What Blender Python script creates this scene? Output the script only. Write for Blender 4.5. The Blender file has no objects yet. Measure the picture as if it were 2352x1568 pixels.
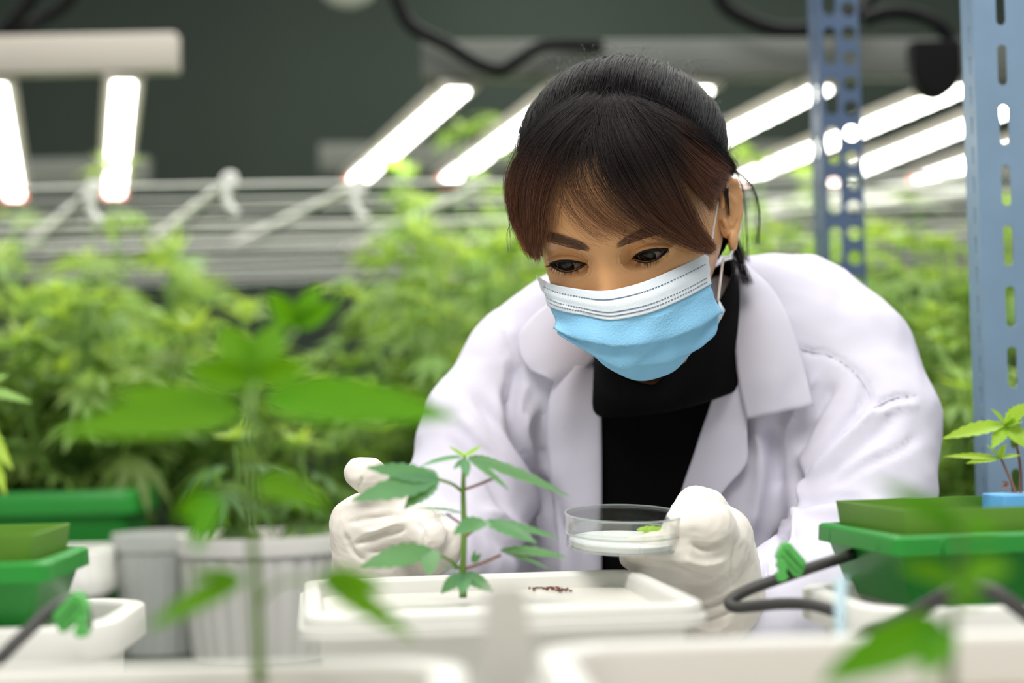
import bpy, bmesh, math, random
import numpy as np
from mathutils import Vector, Matrix
from mathutils.bvhtree import BVHTree
random.seed(7); rng = np.random.default_rng(7)
SC = bpy.context.scene; COL = SC.collection

# ------------------------------------------------------------------ camera
FPX = 4100.0; PITCH = math.radians(2.18); ROLL = math.radians(1.3); CAM = np.array([0.0, 0.0, 1.0])
_r = np.array([1.0, 0, 0]); _f = np.array([0, math.cos(PITCH), math.sin(PITCH)]); _u = np.array([0, -math.sin(PITCH), math.cos(PITCH)])
CU = _u*math.cos(ROLL) + _r*math.sin(ROLL); CR = _r*math.cos(ROLL) - _u*math.sin(ROLL); CF = _f
cam_data = bpy.data.cameras.new('camera'); cam_data.sensor_width = 36.0; cam_data.lens = FPX/2352*36
cam_data.clip_start = 0.02; cam_data.clip_end = 50
cam_data.dof.use_dof = True; cam_data.dof.focus_distance = 1.335; cam_data.dof.aperture_fstop = 3.0
cam = bpy.data.objects.new('camera', cam_data); COL.objects.link(cam)
cam.matrix_world = Matrix(((CR[0], CU[0], -CF[0], CAM[0]), (CR[1], CU[1], -CF[1], CAM[1]), (CR[2], CU[2], -CF[2], CAM[2]), (0, 0, 0, 1)))
SC.camera = cam
# ------------------------------------------------------------------ world, lamps, exposure
SC.cycles.use_adaptive_sampling = True; SC.cycles.adaptive_threshold = 0.065; SC.cycles.max_bounces = 5; SC.cycles.diffuse_bounces = 2; SC.cycles.glossy_bounces = 2; SC.cycles.transmission_bounces = 5; SC.cycles.transparent_max_bounces = 20
SC.view_settings.view_transform = 'Standard'; SC.view_settings.look = 'None'
SC.view_settings.gamma = 1.0; SC.view_settings.exposure = 0.36; SC.view_settings.use_curve_mapping = False
world = bpy.data.worlds.new('world'); SC.world = world; world.use_nodes = True
world.node_tree.nodes['Background'].inputs[0].default_value = (0.96, 0.98, 1.0, 1); world.node_tree.nodes['Background'].inputs[1].default_value = 0.37
def area(name, loc, target, sx, sy, power, col=(1, 1, 1)):
    d = bpy.data.lights.new(name, 'AREA'); d.shape = 'RECTANGLE'; d.size = sx; d.size_y = sy; d.energy = power; d.color = col
    o = bpy.data.objects.new(name, d); COL.objects.link(o); o.location = loc
    o.rotation_euler = (Vector(target)-Vector(loc)).to_track_quat('-Z', 'Y').to_euler(); return o
area('bench_lamp', (-0.15, 0.45, 2.25), (0.12, 1.4, 0.95), 1.3, 0.6, 22, (1, 0.985, 0.95))
area('aisle_lamp', (0.75, 1.95, 2.3), (0.35, 1.5, 1.0), 1.0, 0.6, 13, (1, 1, 0.98))
area('grow_room_lamp', (-0.2, 3.1, 2.5), (-0.1, 3.0, 0.9), 2.6, 1.6, 42, (1, 1, 0.93))

# ------------------------------------------------------------------ geometry helpers
def ray(px, py): return CF + (px-1176)/FPX*CR - (py-784)/FPX*CU
def U(px, py, d):
    v = ray(px, py); return CAM + v*(d/v[1])
def UZ(px, py, z):
    v = ray(px, py); return CAM + v*((z-CAM[2])/v[2])
def proj(P):
    P = np.asarray(P, float)-CAM; c = P@CF
    return np.stack([1176+FPX*(P@CR)/c, 784-FPX*(P@CU)/c], -1)

def smooth_path(pts, n):
    pts = np.asarray(pts, float); m = len(pts)
    if m == 2: 
        t = np.linspace(0, 1, n)[:, None]; return pts[0]*(1-t)+pts[1]*t
    P = np.vstack([2*pts[0]-pts[1], pts, 2*pts[-1]-pts[-2]])
    s = np.linspace(0, m-1-1e-9, n); i = s.astype(int); t = (s-i)[:, None]
    p0, p1, p2, p3 = P[i], P[i+1], P[i+2], P[i+3]
    return 0.5*((2*p1)+(-p0+p2)*t+(2*p0-5*p1+4*p2-p3)*t*t+(-p0+3*p1-3*p2+p3)*t**3)

class MB:
    def __init__(s): s.v = []; s.f = []; s.n = 0
    def add(s, v, f):
        s.v.append(np.asarray(v, float)); s.f += [tuple(int(i)+s.n for i in q) for q in f]; s.n += len(v); return s
    def box(s, c, h, rot=None):
        v = np.array([(x, y, z) for x in (-1, 1) for y in (-1, 1) for z in (-1, 1)], float)*np.array(h)
        if rot is not None: v = v@np.asarray(rot).T
        return s.add(v+np.array(c), [(0, 1, 3, 2), (4, 6, 7, 5), (0, 4, 5, 1), (2, 3, 7, 6), (0, 2, 6, 4), (1, 5, 7, 3)])
    def tube(s, pts, rad, k=8, n=None, cap=True):
        p = smooth_path(pts, n) if n else np.asarray(pts, float)
        m = len(p); r = np.interp(np.linspace(0, 1, m), np.linspace(0, 1, len(np.atleast_1d(rad))), np.atleast_1d(rad)) if np.ndim(rad) else np.full(m, rad)
        tan = np.gradient(p, axis=0); tan /= np.linalg.norm(tan, axis=1)[:, None]+1e-12
        ref = np.array([0, 0, 1.0]) if abs(tan[0][2]) < 0.9 else np.array([1.0, 0, 0])
        v = []
        a = np.linspace(0, 2*np.pi, k, endpoint=False)
        N = np.cross(tan[0], ref); N /= np.linalg.norm(N)
        for i in range(m):
            N = N-tan[i]*np.dot(N, tan[i]); N /= np.linalg.norm(N)+1e-12; B = np.cross(tan[i], N)
            v.append(p[i]+r[i]*(np.cos(a)[:, None]*N+np.sin(a)[:, None]*B))
        f = [(i*k+j, i*k+(j+1) % k, (i+1)*k+(j+1) % k, (i+1)*k+j) for i in range(m-1) for j in range(k)]
        if cap: f += [tuple(range(k-1, -1, -1)), tuple(range((m-1)*k, m*k))]
        return s.add(np.vstack(v), f)
    def rings(s, R, close=True, cap0=True, cap1=True):
        k = len(R[0]); m = len(R); kk = k if close else k-1
        f = [(i*k+j, i*k+(j+1) % k, (i+1)*k+(j+1) % k, (i+1)*k+j) for i in range(m-1) for j in range(kk)]
        if cap0: f.append(tuple(range(k-1, -1, -1)))
        if cap1: f.append(tuple(range((m-1)*k, m*k)))
        return s.add(np.vstack(R), f)
    def grid(s, G):
        G = np.asarray(G); a, b = G.shape[:2]
        return s.add(G.reshape(-1, 3), [(i*b+j, i*b+j+1, (i+1)*b+j+1, (i+1)*b+j) for i in range(a-1) for j in range(b-1)])
    def mesh(s, name, smooth=True):
        me = bpy.data.meshes.new(name); me.from_pydata(np.vstack(s.v).tolist(), [], s.f); me.update()
        if smooth: me.polygons.foreach_set('use_smooth', [True]*len(me.polygons))
        return me
def rrect(hx, hy, r, z, n=5):
    out = []
    for cx, cy, a0 in ((hx-r, hy-r, 0), (-hx+r, hy-r, 90), (-hx+r, -hy+r, 180), (hx-r, -hy+r, 270)):
        for a in np.radians(np.linspace(a0, a0+90, n)): out.append((cx+r*math.cos(a), cy+r*math.sin(a), z))
    return np.array(out)
def circ(r, z, n=32):
    a = np.linspace(0, 2*np.pi, n, endpoint=False); return np.stack([r*np.cos(a), r*np.sin(a), np.full(n, z)], -1)
def rotz(a): c, s_ = math.cos(a), math.sin(a); return np.array([[c, -s_, 0], [s_, c, 0], [0, 0, 1.0]])

def tag(o, label=None, cat=None, group=None, kind=None):
    for k, v in (('label', label), ('category', cat), ('group', group), ('kind', kind)):
        if v: o[k] = v
    return o
def thing(name, label, cat, loc=(0, 0, 0), rz=0.0, group=None):
    o = bpy.data.objects.new(name, None); COL.objects.link(o); o.location = [float(c) for c in loc]; o.rotation_euler = (0, 0, rz); o.empty_display_size = 0.02
    return tag(o, label, cat, group)
def world_mat(o): return world_mat(o.parent) @ o.matrix_parent_inverse @ o.matrix_basis if o.parent else o.matrix_basis.copy()
def obj(name, me, mat, parent=None, world=False, label=None, autosmooth=None):
    if isinstance(me, MB): me = me.mesh(name)
    o = bpy.data.objects.new(name, me); COL.objects.link(o)
    if mat is not None and hasattr(me, 'materials') and not me.materials: me.materials.append(mat)
    if parent is not None:
        o.parent = parent
        if world:
            M = world_mat(parent)
            o.matrix_parent_inverse = M.inverted()
    if label: o['label'] = label
    if autosmooth is not None:
        me.polygons.foreach_set('use_smooth', [True]*len(me.polygons)); me.set_sharp_from_angle(angle=math.radians(autosmooth))
    return o
def bevel(o, w=0.002, seg=2, ang=40):
    m = o.modifiers.new('bevel', 'BEVEL'); m.width = w; m.segments = seg; m.limit_method = 'ANGLE'; m.angle_limit = math.radians(ang); return o
def solid(o, t, off=-1):
    m = o.modifiers.new('thick', 'SOLIDIFY'); m.thickness = t; m.offset = off; return o

# ------------------------------------------------------------------ implicit surfaces
def sd_cap(P, a, b, ra, rb):
    a = np.asarray(a, np.float32); b = np.asarray(b, np.float32); ab = b-a; L = float(ab@ab)+1e-12
    t = np.clip(((P-a)@ab)/L, 0, 1); q = P-a-t[..., None]*ab
    return np.sqrt((q*q).sum(-1))-(ra+(rb-ra)*t)
def sd_ell(P, c, r, R=None):
    q = P-np.asarray(c, np.float32)
    if R is not None: q = q@np.asarray(R, np.float32)
    r = np.asarray(r, np.float32); k0 = np.sqrt(((q/r)**2).sum(-1)); k1 = np.sqrt(((q/(r*r))**2).sum(-1))+1e-9
    return k0*(k0-1)/k1
def smin(a, b, k):
    h = np.clip(0.5+0.5*(b-a)/k, 0, 1); return b*(1-h)+a*h-k*h*(1-h)
def surf_nets(fn, lo, hi, h):
    lo = np.asarray(lo, float); n = np.ceil((np.asarray(hi)-lo)/h).astype(int)+1
    ax = [lo[i]+h*np.arange(n[i]) for i in range(3)]
    V = np.empty(n, np.float32)
    for i in range(n[0]):
        Y, Z = np.meshgrid(ax[1], ax[2], indexing='ij'); V[i] = fn(np.stack([np.full_like(Y, ax[0][i]), Y, Z], -1).astype(np.float32))
    neg = V < 0; cs = [(i, j, k) for i in (0, 1) for j in (0, 1) for k in (0, 1)]
    sl = lambda A, c: A[c[0]:c[0]+n[0]-1, c[1]:c[1]+n[1]-1, c[2]:c[2]+n[2]-1]
    cnt = sum(sl(neg, c).astype(np.int8) for c in cs); act = (cnt > 0) & (cnt < 8)
    idx = -np.ones(act.shape, int); idx[act] = np.arange(act.sum()); I = np.argwhere(act)
    vals = {c: sl(V, c)[act] for c in cs}
    acc = np.zeros((len(I), 3)); num = np.zeros(len(I))
    for a in cs:
        for d in range(3):
            if a[d]: continue
            b = list(a); b[d] = 1; b = tuple(b); va, vb = vals[a], vals[b]; m = (va < 0) != (vb < 0)
            t = np.where(m, va/(va-vb+1e-20), 0); p = np.tile(np.array(a, float), (len(I), 1)); p[:, d] += t
            acc[m] += p[m]; num[m] += 1
    verts = lo+(I+acc/num[:, None])*h; faces = []
    for d in range(3):
        e, g = [(1, 2), (2, 0), (0, 1)][d]
        A = [slice(None)]*3; B = [slice(None)]*3; A[d] = slice(0, -1); B[d] = slice(1, None)
        na, nb = neg[tuple(A)], neg[tuple(B)]; E = np.argwhere(na != nb)
        ok = (E[:, e] > 0) & (E[:, g] > 0) & (E[:, e] < n[e]-1) & (E[:, g] < n[g]-1); E = E[ok]
        fl = na[tuple(E.T)]
        def at(de, dg):
            q = E.copy(); q[:, e] += de; q[:, g] += dg; return idx[tuple(q.T)]
        q = np.stack([at(-1, -1), at(0, -1), at(0, 0), at(-1, 0)], -1); q[~fl] = q[~fl][:, ::-1]; faces.append(q)
    return verts, np.vstack(faces)
def relax(v, f, it, lam=0.5):
    e = np.vstack([f[:, [0, 1]], f[:, [1, 2]], f[:, [2, 3]], f[:, [3, 0]]]); e = np.vstack([e, e[:, ::-1]])
    deg = np.bincount(e[:, 0], minlength=len(v))[:, None]
    for _ in range(it):
        s = np.stack([np.bincount(e[:, 0], weights=v[e[:, 1], k], minlength=len(v)) for k in range(3)], -1)
        v = v+lam*(s/np.maximum(deg, 1)-v)
    return v
def vnormals(v, f):
    fn = np.cross(v[f[:, 2]]-v[f[:, 0]], v[f[:, 3]]-v[f[:, 1]]); N = np.zeros_like(v)
    for k in range(4): np.add.at(N, f[:, k], fn)
    return N/(np.linalg.norm(N, axis=1)[:, None]+1e-15)
def npmesh(name, v, f):
    me = bpy.data.meshes.new(name); me.from_pydata(v.tolist(), [], f.tolist()); me.update()
    me.polygons.foreach_set('use_smooth', [True]*len(me.polygons)); return me

# ------------------------------------------------------------------ materials
def srgb(c): return tuple(((x/255)/12.92 if x <= 10 else ((x/255+0.055)/1.055)**2.4) for x in c)
def mat(name, col, rough=0.5, var=0.0, scale=8.0, bump=0.0, bscale=60.0, metal=0.0, spec=0.5, sss=0.0, emit=0.0, alpha=None, trans=0.0, ior=1.45, coat=0.0, lin=False, rnd=0.0, translucent=0.0, tcol=None, sheen=0.0):
    m = bpy.data.materials.new(name); m.use_nodes = True; nt = m.node_tree; N = nt.nodes; L = nt.links; b = N['Principled BSDF']
    c = tuple(col) if lin else srgb(col)
    b.inputs['Base Color'].default_value = (*c, 1); b.inputs['Roughness'].default_value = rough; b.inputs['Metallic'].default_value = metal
    b.inputs['Specular IOR Level'].default_value = spec; b.inputs['IOR'].default_value = ior; b.inputs['Coat Weight'].default_value = coat
    b.inputs['Transmission Weight'].default_value = trans
    if sheen: b.inputs['Sheen Weight'].default_value = sheen
    if sss: b.inputs['Subsurface Weight'].default_value = sss; b.inputs['Subsurface Radius'].default_value = (0.006, 0.0025, 0.0012); b.inputs['Subsurface Scale'].default_value = 1.0
    if emit: b.inputs['Emission Color'].default_value = (*c, 1); b.inputs['Emission Strength'].default_value = emit
    tc = N.new('ShaderNodeTexCoord'); cout = None
    if var or rnd:
        hs = N.new('ShaderNodeHueSaturation'); hs.inputs['Color'].default_value = (*c, 1)
        nz = N.new('ShaderNodeTexNoise'); nz.inputs['Scale'].default_value = scale; nz.inputs['Detail'].default_value = 6; L.new(tc.outputs['Object'], nz.inputs['Vector'])
        mr = N.new('ShaderNodeMapRange'); mr.inputs[1].default_value = 0.3; mr.inputs[2].default_value = 0.7; mr.inputs[3].default_value = 1-var; mr.inputs[4].default_value = 1+var; L.new(nz.outputs[0], mr.inputs[0])
        if rnd:
            oi = N.new('ShaderNodeObjectInfo'); m2 = N.new('ShaderNodeMapRange'); m2.inputs[3].default_value = 1-rnd; m2.inputs[4].default_value = 1+rnd; L.new(oi.outputs['Random'], m2.inputs[0])
            mu = N.new('ShaderNodeMath'); mu.operation = 'MULTIPLY'; L.new(mr.outputs[0], mu.inputs[0]); L.new(m2.outputs[0], mu.inputs[1]); L.new(mu.outputs[0], hs.inputs['Value'])
            m3 = N.new('ShaderNodeMapRange'); m3.inputs[3].default_value = 0.485; m3.inputs[4].default_value = 0.515; L.new(oi.outputs['Random'], m3.inputs[0]); L.new(m3.outputs[0], hs.inputs['Hue'])
        else: L.new(mr.outputs[0], hs.inputs['Value'])
        cout = hs.outputs[0]; L.new(cout, b.inputs['Base Color'])
    if bump:
        n2 = N.new('ShaderNodeTexNoise'); n2.inputs['Scale'].default_value = bscale; n2.inputs['Detail'].default_value = 4; L.new(tc.outputs['Object'], n2.inputs['Vector'])
        bp = N.new('ShaderNodeBump'); bp.inputs['Strength'].default_value = bump; bp.inputs['Distance'].default_value = 0.002; L.new(n2.outputs[0], bp.inputs['Height']); L.new(bp.outputs[0], b.inputs['Normal'])
    if translucent:
        tr = N.new('ShaderNodeBsdfTranslucent'); mx = N.new('ShaderNodeMixShader'); mx.inputs[0].default_value = translucent
        tcc = srgb(tcol) if tcol else c; tr.inputs[0].default_value = (*tcc, 1)
        L.new(b.outputs[0], mx.inputs[1]); L.new(tr.outputs[0], mx.inputs[2]); L.new(mx.outputs[0], N['Material Output'].inputs[0])
    return m
M = {}
M['wall'] = mat('dark_green_wall', (52, 62, 53), 0.9, 0.08, 3)
M['floor'] = mat('grey_concrete_floor', (120, 120, 115), 0.7, 0.15, 4, 0.2, 30)
M['bench'] = mat('white_bench', (205, 205, 200), 0.5, 0.04, 6)
M['bench_dark'] = mat('dark_bench', (70, 78, 66), 0.7, 0.1, 6)
M['alu'] = mat('painted_aluminium', (182, 174, 163), 0.45, 0.03, 10, metal=0.0)
M['beam_far_dim'] = mat('dimmed_beam', (96, 99, 92), 0.6, 0.03, 10)  # far beams coloured darker so they look dimly lit
M['led'] = mat('led_strip', (1.0, 1.0, 0.94), 0.5, emit=9.0, lin=True)
M['red_led'] = mat('red_diode', (1.0, 0.16, 0.05), 0.5, emit=2.2, lin=True)
M['black'] = mat('black_rubber', (5, 5, 6), 0.6, 0.1, 20, spec=0.15)
M['string'] = mat('white_string', (225, 225, 218), 0.8, 0.05, 50)
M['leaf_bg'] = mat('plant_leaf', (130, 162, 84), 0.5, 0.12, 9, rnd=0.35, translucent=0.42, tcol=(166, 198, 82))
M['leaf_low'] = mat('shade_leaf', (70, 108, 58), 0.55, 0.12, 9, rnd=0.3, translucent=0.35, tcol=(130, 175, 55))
M['leaf_top'] = mat('young_leaf', (170, 198, 110), 0.5, 0.1, 9, rnd=0.3, translucent=0.45, tcol=(190, 220, 70))
M['leaf_hero'] = mat('seedling_leaf', (88, 140, 92), 0.42, 0.1, 40, 0.15, 300, rnd=0.12, translucent=0.25, tcol=(120, 170, 60))
M['leaf_near'] = mat('near_leaf', (74, 134, 8), 0.6, 0.08, 20, rnd=0.12, translucent=0.4, tcol=(110, 165, 5), spec=0.15)
M['leaf_lime'] = mat('lime_leaf', (165, 205, 62), 0.45, 0.1, 30, rnd=0.1, translucent=0.4, tcol=(185, 215, 60))
M['stem'] = mat('green_stem', (104, 140, 58), 0.5, 0.15, 30)
M['stem_red'] = mat('reddish_petiole', (140, 98, 84), 0.5, 0.15, 30)
M['blue'] = mat('blue_grey_steel', (120, 145, 168), 0.38, 0.07, 14, 0.1, 90, spec=0.5)
M['white_pl'] = mat('white_plastic', (216, 214, 206), 0.35, 0.02, 8, 0.05, 30)
M['white_pl2'] = mat('ivory_plastic', (212, 209, 198), 0.4, 0.05, 14, 0.05, 30)
M['grey_pl'] = mat('grey_plastic', (186, 190, 184), 0.45, 0.05, 8)
M['green_pl'] = mat('green_plastic', (52, 158, 62), 0.35, 0.05, 8, translucent=0.25, tcol=(70, 190, 60))
M['green_in'] = mat('inner_green_plastic', (120, 165, 62), 0.4, 0.05, 8, translucent=0.35, tcol=(140, 190, 50))
M['green_clip'] = mat('green_clip', (88, 176, 84), 0.35, 0.04, 20)
M['hose'] = mat('black_hose', (60, 58, 56), 0.5, 0.12, 30, 0.1, 120)
M['soil'] = mat('brown_grow_medium', (150, 128, 108), 0.9, 0.3, 50, 0.8, 90)
M['crumb'] = mat('dark_soil_crumb', (112, 62, 48), 0.9, 0.2, 200)
M['beam_shaded'] = mat('shaded_beam', (86, 89, 82), 0.5, 0.03, 10)  # same beam as alu, its unlit front put into the colour
M['cyan'] = mat('blue_foam', (98, 170, 228), 0.6, 0.05, 30, 0.2, 200)
M['lightblue'] = mat('pale_blue_plastic', (176, 202, 210), 0.4, 0.03, 20)
# ------------------------------------------------------------------ setting
b = MB().box((0, 4.85, 1.6), (4.5, 0.05, 1.6)); tag(obj('wall_back', b, M['wall']), 'dark green back wall behind the grow lights', 'wall', kind='structure')
b = MB().box((0, 1.8, -0.05), (4.5, 3.1, 0.05)); tag(obj('floor', b, M['floor']), 'grey concrete floor under the benches', 'floor', kind='structure')

def table(name, label, x0, x1, y0, y1, z, t=0.03, m='bench'):
    c = ((x0+x1)/2, (y0+y1)/2); e = thing(name, label, 'bench', (c[0], c[1], 0))
    o = obj('worktop', MB().box((0, 0, z-t/2), ((x1-x0)/2, (y1-y0)/2, t/2)), M[m], e); bevel(o, 0.004)
    for sx in (-1, 1):
        for sy in (-1, 1):
            obj('leg', MB().box((sx*((x1-x0)/2-0.05), sy*((y1-y0)/2-0.05), (z-t)/2), (0.02, 0.02, (z-t)/2)), M['alu'], e)
    return e
table('potting_bench', 'white potting bench in front of the masked woman', -0.62, 0.75, 0.42, 1.36, 0.795)
table('growing_bench', 'long white bench carrying the rows of grown plants', -1.5, 1.9, 1.98, 4.4, 0.72, m='bench_dark')

# grow lights -------------------------------------------------------------
def grow_light(label, nearL, nearR, farL, farR, bars, hgt=0.058, bm='alu'):
    """nearL.. are world points on the beam's lower edge; bars are fractions along the beams"""
    nearL, nearR, farL, farR = map(np.asarray, (nearL, nearR, farL, farR))
    e = thing('grow_light', label, 'grow light', (nearL+nearR+farL+farR)/4, group='grow lights over the plants')
    def beam(a, b, bmn):
        d = b-a; L = np.linalg.norm(d); x = d/L; y = np.cross([0, 0, 1.0], x); y /= np.linalg.norm(y); z = np.cross(x, y)
        o = obj('beam', MB().box((a+b)/2+z*hgt/2, (L/2, 0.02, hgt/2), np.stack([x, y, z], 1)), M[bmn], e, world=True); bevel(o, 0.003)
        return x
    beam(nearL, nearR, bm); beam(farL, farR, 'beam_far_dim')
    for t0, t1 in bars:
        a = nearL+(nearR-nearL)*t0; b = farL+(farR-farL)*t1; d = b-a; L = np.linalg.norm(d); y = d/L
        x = np.cross(y, [0, 0, 1.0]); x /= np.linalg.norm(x); z = np.cross(x, y); R = np.stack([x, y, z], 1); c = (a+b)/2
        h = obj('bar', MB().box(c-z*0.006, (0.031, L/2+0.01, 0.007), R), M['alu'], e, world=True); bevel(h, 0.002)
        m = MB(); k = 30
        for i in range(k):
            p = a+d*((i+0.5)/k*0.985)-z*0.0165
            m.box(p, (0.0140 if i % 2 else 0.0158, L/k*0.5, 0.0035), R)
        s = obj('led_strip', m.mesh('led_strip', False), M['led'], h, world=True)
        obj('red_diode', MB().box(b-y*0.004-z*0.0165, (0.021, 0.009, 0.0036), R), M['red_led'], h, world=True)
def bx(px, py, d): return U(px, py, d)
YN, YF = 2.7, 3.62
def frac(p, a, b): return (p-a)/(b-a)
nl, nr = bx(-900, 193, YN), bx(410, 166, YN); fl, fr = bx(-700, 452, YF), bx(345, 428, YF)
grow_light('grow light hanging at left, its pale beam ending in open air', nl, nr, fl, fr,
           [(frac(n, -900, 410), frac(f_, -700, 345)) for n, f_ in ((284, 262), (-12, 33), (-308, -196), (-604, -425))])
nl, nr = bx(970, 186, YN), bx(2860, 176, YN); fl, fr = bx(735, 398, YF), bx(2400, 396, YF)
grow_light('grow light hanging over the woman, seven slanting white bars', nl, nr, fl, fr,
           [(frac(n, 970, 2860), frac(f_, 735, 2400)) for n, f_ in ((1052, 818), (1310, 1030), (1612, 1243), (1885, 1462), (2208, 1693), (2440, 1905), (2720, 2112))], bm='beam_shaded')

# cables and hanging devices ------------------------------------------------
def cable(label, pts, r=0.011, name='power_cable'):
    P = [U(*p) for p in pts]; return tag(obj(name, MB().tube(P, r, 8, 10*len(P)), M['black']), label, 'cable', 'power cables of the grow lights')
cable('black cable drooping at the far top left above the lamp beam', [(95, -60, 2.75), (70, 0, 2.75), (25, 60, 2.75), (-20, 110, 2.76), (-60, 150, 2.75)], 0.012)
cable('black cable curving down beside the first one at top left', [(190, -60, 2.95), (150, 10, 2.95), (90, 45, 2.95), (40, 70, 2.93), (-10, 130, 2.9)], 0.011)
cable('black cable looping down over the wide lamp beam left of the head', [(890, -70, 2.62), (912, 0, 2.62), (945, 60, 2.62), (1030, 105, 2.62), (1095, 145, 2.62), (1150, 160, 2.62), (1195, 135, 2.62), (1240, 108, 2.63), (1310, 102, 2.65), (1380, 104, 2.67)], 0.010)
cable('black cable sagging to the blue post right of the head', [(1640, -50, 2.6), (1662, 10, 2.6), (1715, 45, 2.6), (1785, 68, 2.6), (1870, 66, 2.6), (1940, 40, 2.6), (1990, 15, 2.62), (2010, -60, 2.65)], 0.011)
d = thing('driver_box', 'black rounded lamp driver hanging between the two blue posts', 'driver', U(2145, 100, 2.45))
k = 2.45/FPX; R = []
for yy in (-0.02, 0.02):
    a = np.linspace(np.pi, 2*np.pi, 17); pts = [(-58*k, 0, 48*k)]+[(58*k*math.cos(t), 0, 8*k+72*k*math.sin(t)-22*k) for t in a]+[(58*k, 0, 48*k)]
    p = np.array(pts)-np.array([0, 0, 45*k]); p[:, 1] = yy; R.append(p)
bevel(obj('housing', MB().rings(R), M['black'], d, autosmooth=40), 0.004)
obj('lead', MB().tube([U(1985, 45, 2.46), U(2040, 28, 2.46), U(2100, 32, 2.46), U(2150, 52, 2.45), U(2178, 85, 2.45), U(2182, 105, 2.45)], 0.010, 8, 40), M['black'], d, world=True)
e = thing('sensor_dome', 'dim grey sensor dome hanging at the top above the left gap', 'sensor', U(800, -20, 3.4))
obj('dome', MB().rings([circ(0.05*math.sin(t)+1e-4, -0.03*math.cos(t)-0.0, 24) for t in np.linspace(0, np.pi/2, 7)]), M['grey_pl'], e)
obj('rod', MB().tube([(0, 0, 0), (0, 0, 0.9)], 0.008), M['black'], e)

# trellis net ---------------------------------------------------------------
e = thing('trellis_net', 'white string trellis stretched over the plants under the lights', 'trellis', (0, 3.4, 1.33))
ZN = 1.335
for i, yy in enumerate(np.linspace(2.62, 4.45, 13)):
    hw = 1.6; w = rng.uniform(-0.006, 0.006, 7)
    P = [(x, yy+0.01*math.sin(3*x+i), ZN+w[j]) for j, x in enumerate(np.linspace(-1.2, 1.7, 7))]
    obj('string', MB().tube(P, 0.0020 if i % 3 else 0.0030, 6, 24), M['string'], e, world=True)
for pts in ([(530, 410, 2.62), (440, 482, 3.0), (350, 548, 3.6)], [(825, 424, 2.62), (680, 492, 3.0), (530, 560, 3.7)], [(218, 430, 2.62), (150, 490, 3.0), (60, 562, 3.7)],
            [(1120, 420, 2.62), (990, 480, 3.0), (800, 565, 3.9)], [(2240, 405, 2.62), (2000, 440, 3.0), (1740, 480, 3.6)], [(2240, 440, 3.0), (1990, 465, 3.4), (1720, 500, 3.9)]):
    P = []
    for px, py, dd in pts: q = U(px, py, dd); P.append(q)
    obj('cord', MB().tube(P, 0.0068, 8, 20), M['string'], e, world=True)
for x, y in ((525, 412), (822, 424), (212, 432)):
    P = [(x-12, y+25, 2.6), (x-8, y-2, 2.6), (x+8, y-8, 2.6), (x+10, y+10, 2.6), (x-6, y+30, 2.6), (x-4, y+50, 2.6), (x+8, y+70, 2.6), (x+22, y+78, 2.6)]
    obj('knot', MB().tube([U(*p) for p in P], 0.0065, 8, 40), M['string'], e, world=True)
# ------------------------------------------------------------------ leaves and plants
def leaflet(mb, ang, L, w, seg, serr, droop, curl=0.18, twist=0.0, base=0.0):
    t = np.linspace(0, 1, seg+1); wid = w*np.sin(np.pi*np.clip(t, 0, 1)**0.75)**0.9; wid[0] = 0.06*w; wid[-1] = 0.0
    rows = []
    for i in range(seg+1):
        y = base+L*t[i]; z = -droop*L*t[i]**1.7; q = wid[i]
        if serr and 0 < i < seg: q *= (1.0+serr) if i % 2 else (1.0-serr)
        off = -serr*0.35*L/seg if (serr and i % 2) else 0
        rows.append([(-q, y-off*-1, z+curl*q), (-0.5*q, y, z+curl*0.35*q), (0, y, z), (0.5*q, y, z+curl*0.35*q), (q, y-off*-1, z+curl*q)])
    G = np.array(rows); c, s = math.cos(ang), math.sin(ang)
    x = G[..., 0]*c+G[..., 1]*s; y = -G[..., 0]*s+G[..., 1]*c; G[..., 0] = x; G[..., 1] = y
    mb.grid(G)
def fan_leaf(name, nl=7, seg=6, serr=0.0, droop=0.35, w=0.085, spread=1.95, seed=0, pet=0.35, curl=0.2, side=0.86):
    r = random.Random(seed); mb = MB()
    if pet: mb.tube([(0, 0, 0), (0, pet*0.5, 0.02), (0, pet, 0)], 0.012, 4)
    h = (nl-1)/2
    for i in range(nl):
        k = (i-h)/max(h, 1); L = (1.0-side*abs(k)**1.5*0.78)*r.uniform(0.92, 1.05)
        m2 = MB(); leaflet(m2, k*spread+r.uniform(-0.05, 0.05), L, w*(0.75+0.35*(1-abs(k))), seg, serr, droop*r.uniform(0.7, 1.3), curl)
        v = np.vstack(m2.v); v[:, 1] += pet; mb.add(v, m2.f)
    return mb.mesh(name)
LF = [fan_leaf('fan_leaf', 7, 5, 0, d, 0.10, 1.9, s) for s, d in enumerate((0.2, 0.45, 0.7))]+[fan_leaf('fan_leaf', 5, 5, 0, 0.35, 0.12, 1.5, 9)]
LT = [fan_leaf('top_leaf', 5, 5, 0, d, 0.09, 1.2, s+20, 0.1, 0.35) for s, d in enumerate((-0.1, 0.15, 0.4))]
for me in LF: me.materials.append(M['leaf_bg'])
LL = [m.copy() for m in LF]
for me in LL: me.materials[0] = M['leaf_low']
for me in LT: me.materials.append(M['leaf_top'])
def place(name, me, parent, p, az, tilt, size, roll=0.0):
    o = bpy.data.objects.new(name, me); COL.objects.link(o); o.parent = parent
    o.matrix_local = Matrix.LocRotScale(Vector(p), (Matrix.Rotation(az, 3, 'Z') @ Matrix.Rotation(tilt, 3, 'X') @ Matrix.Rotation(roll, 3, 'Y')).to_quaternion(), Vector((size,)*3)); return o
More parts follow.
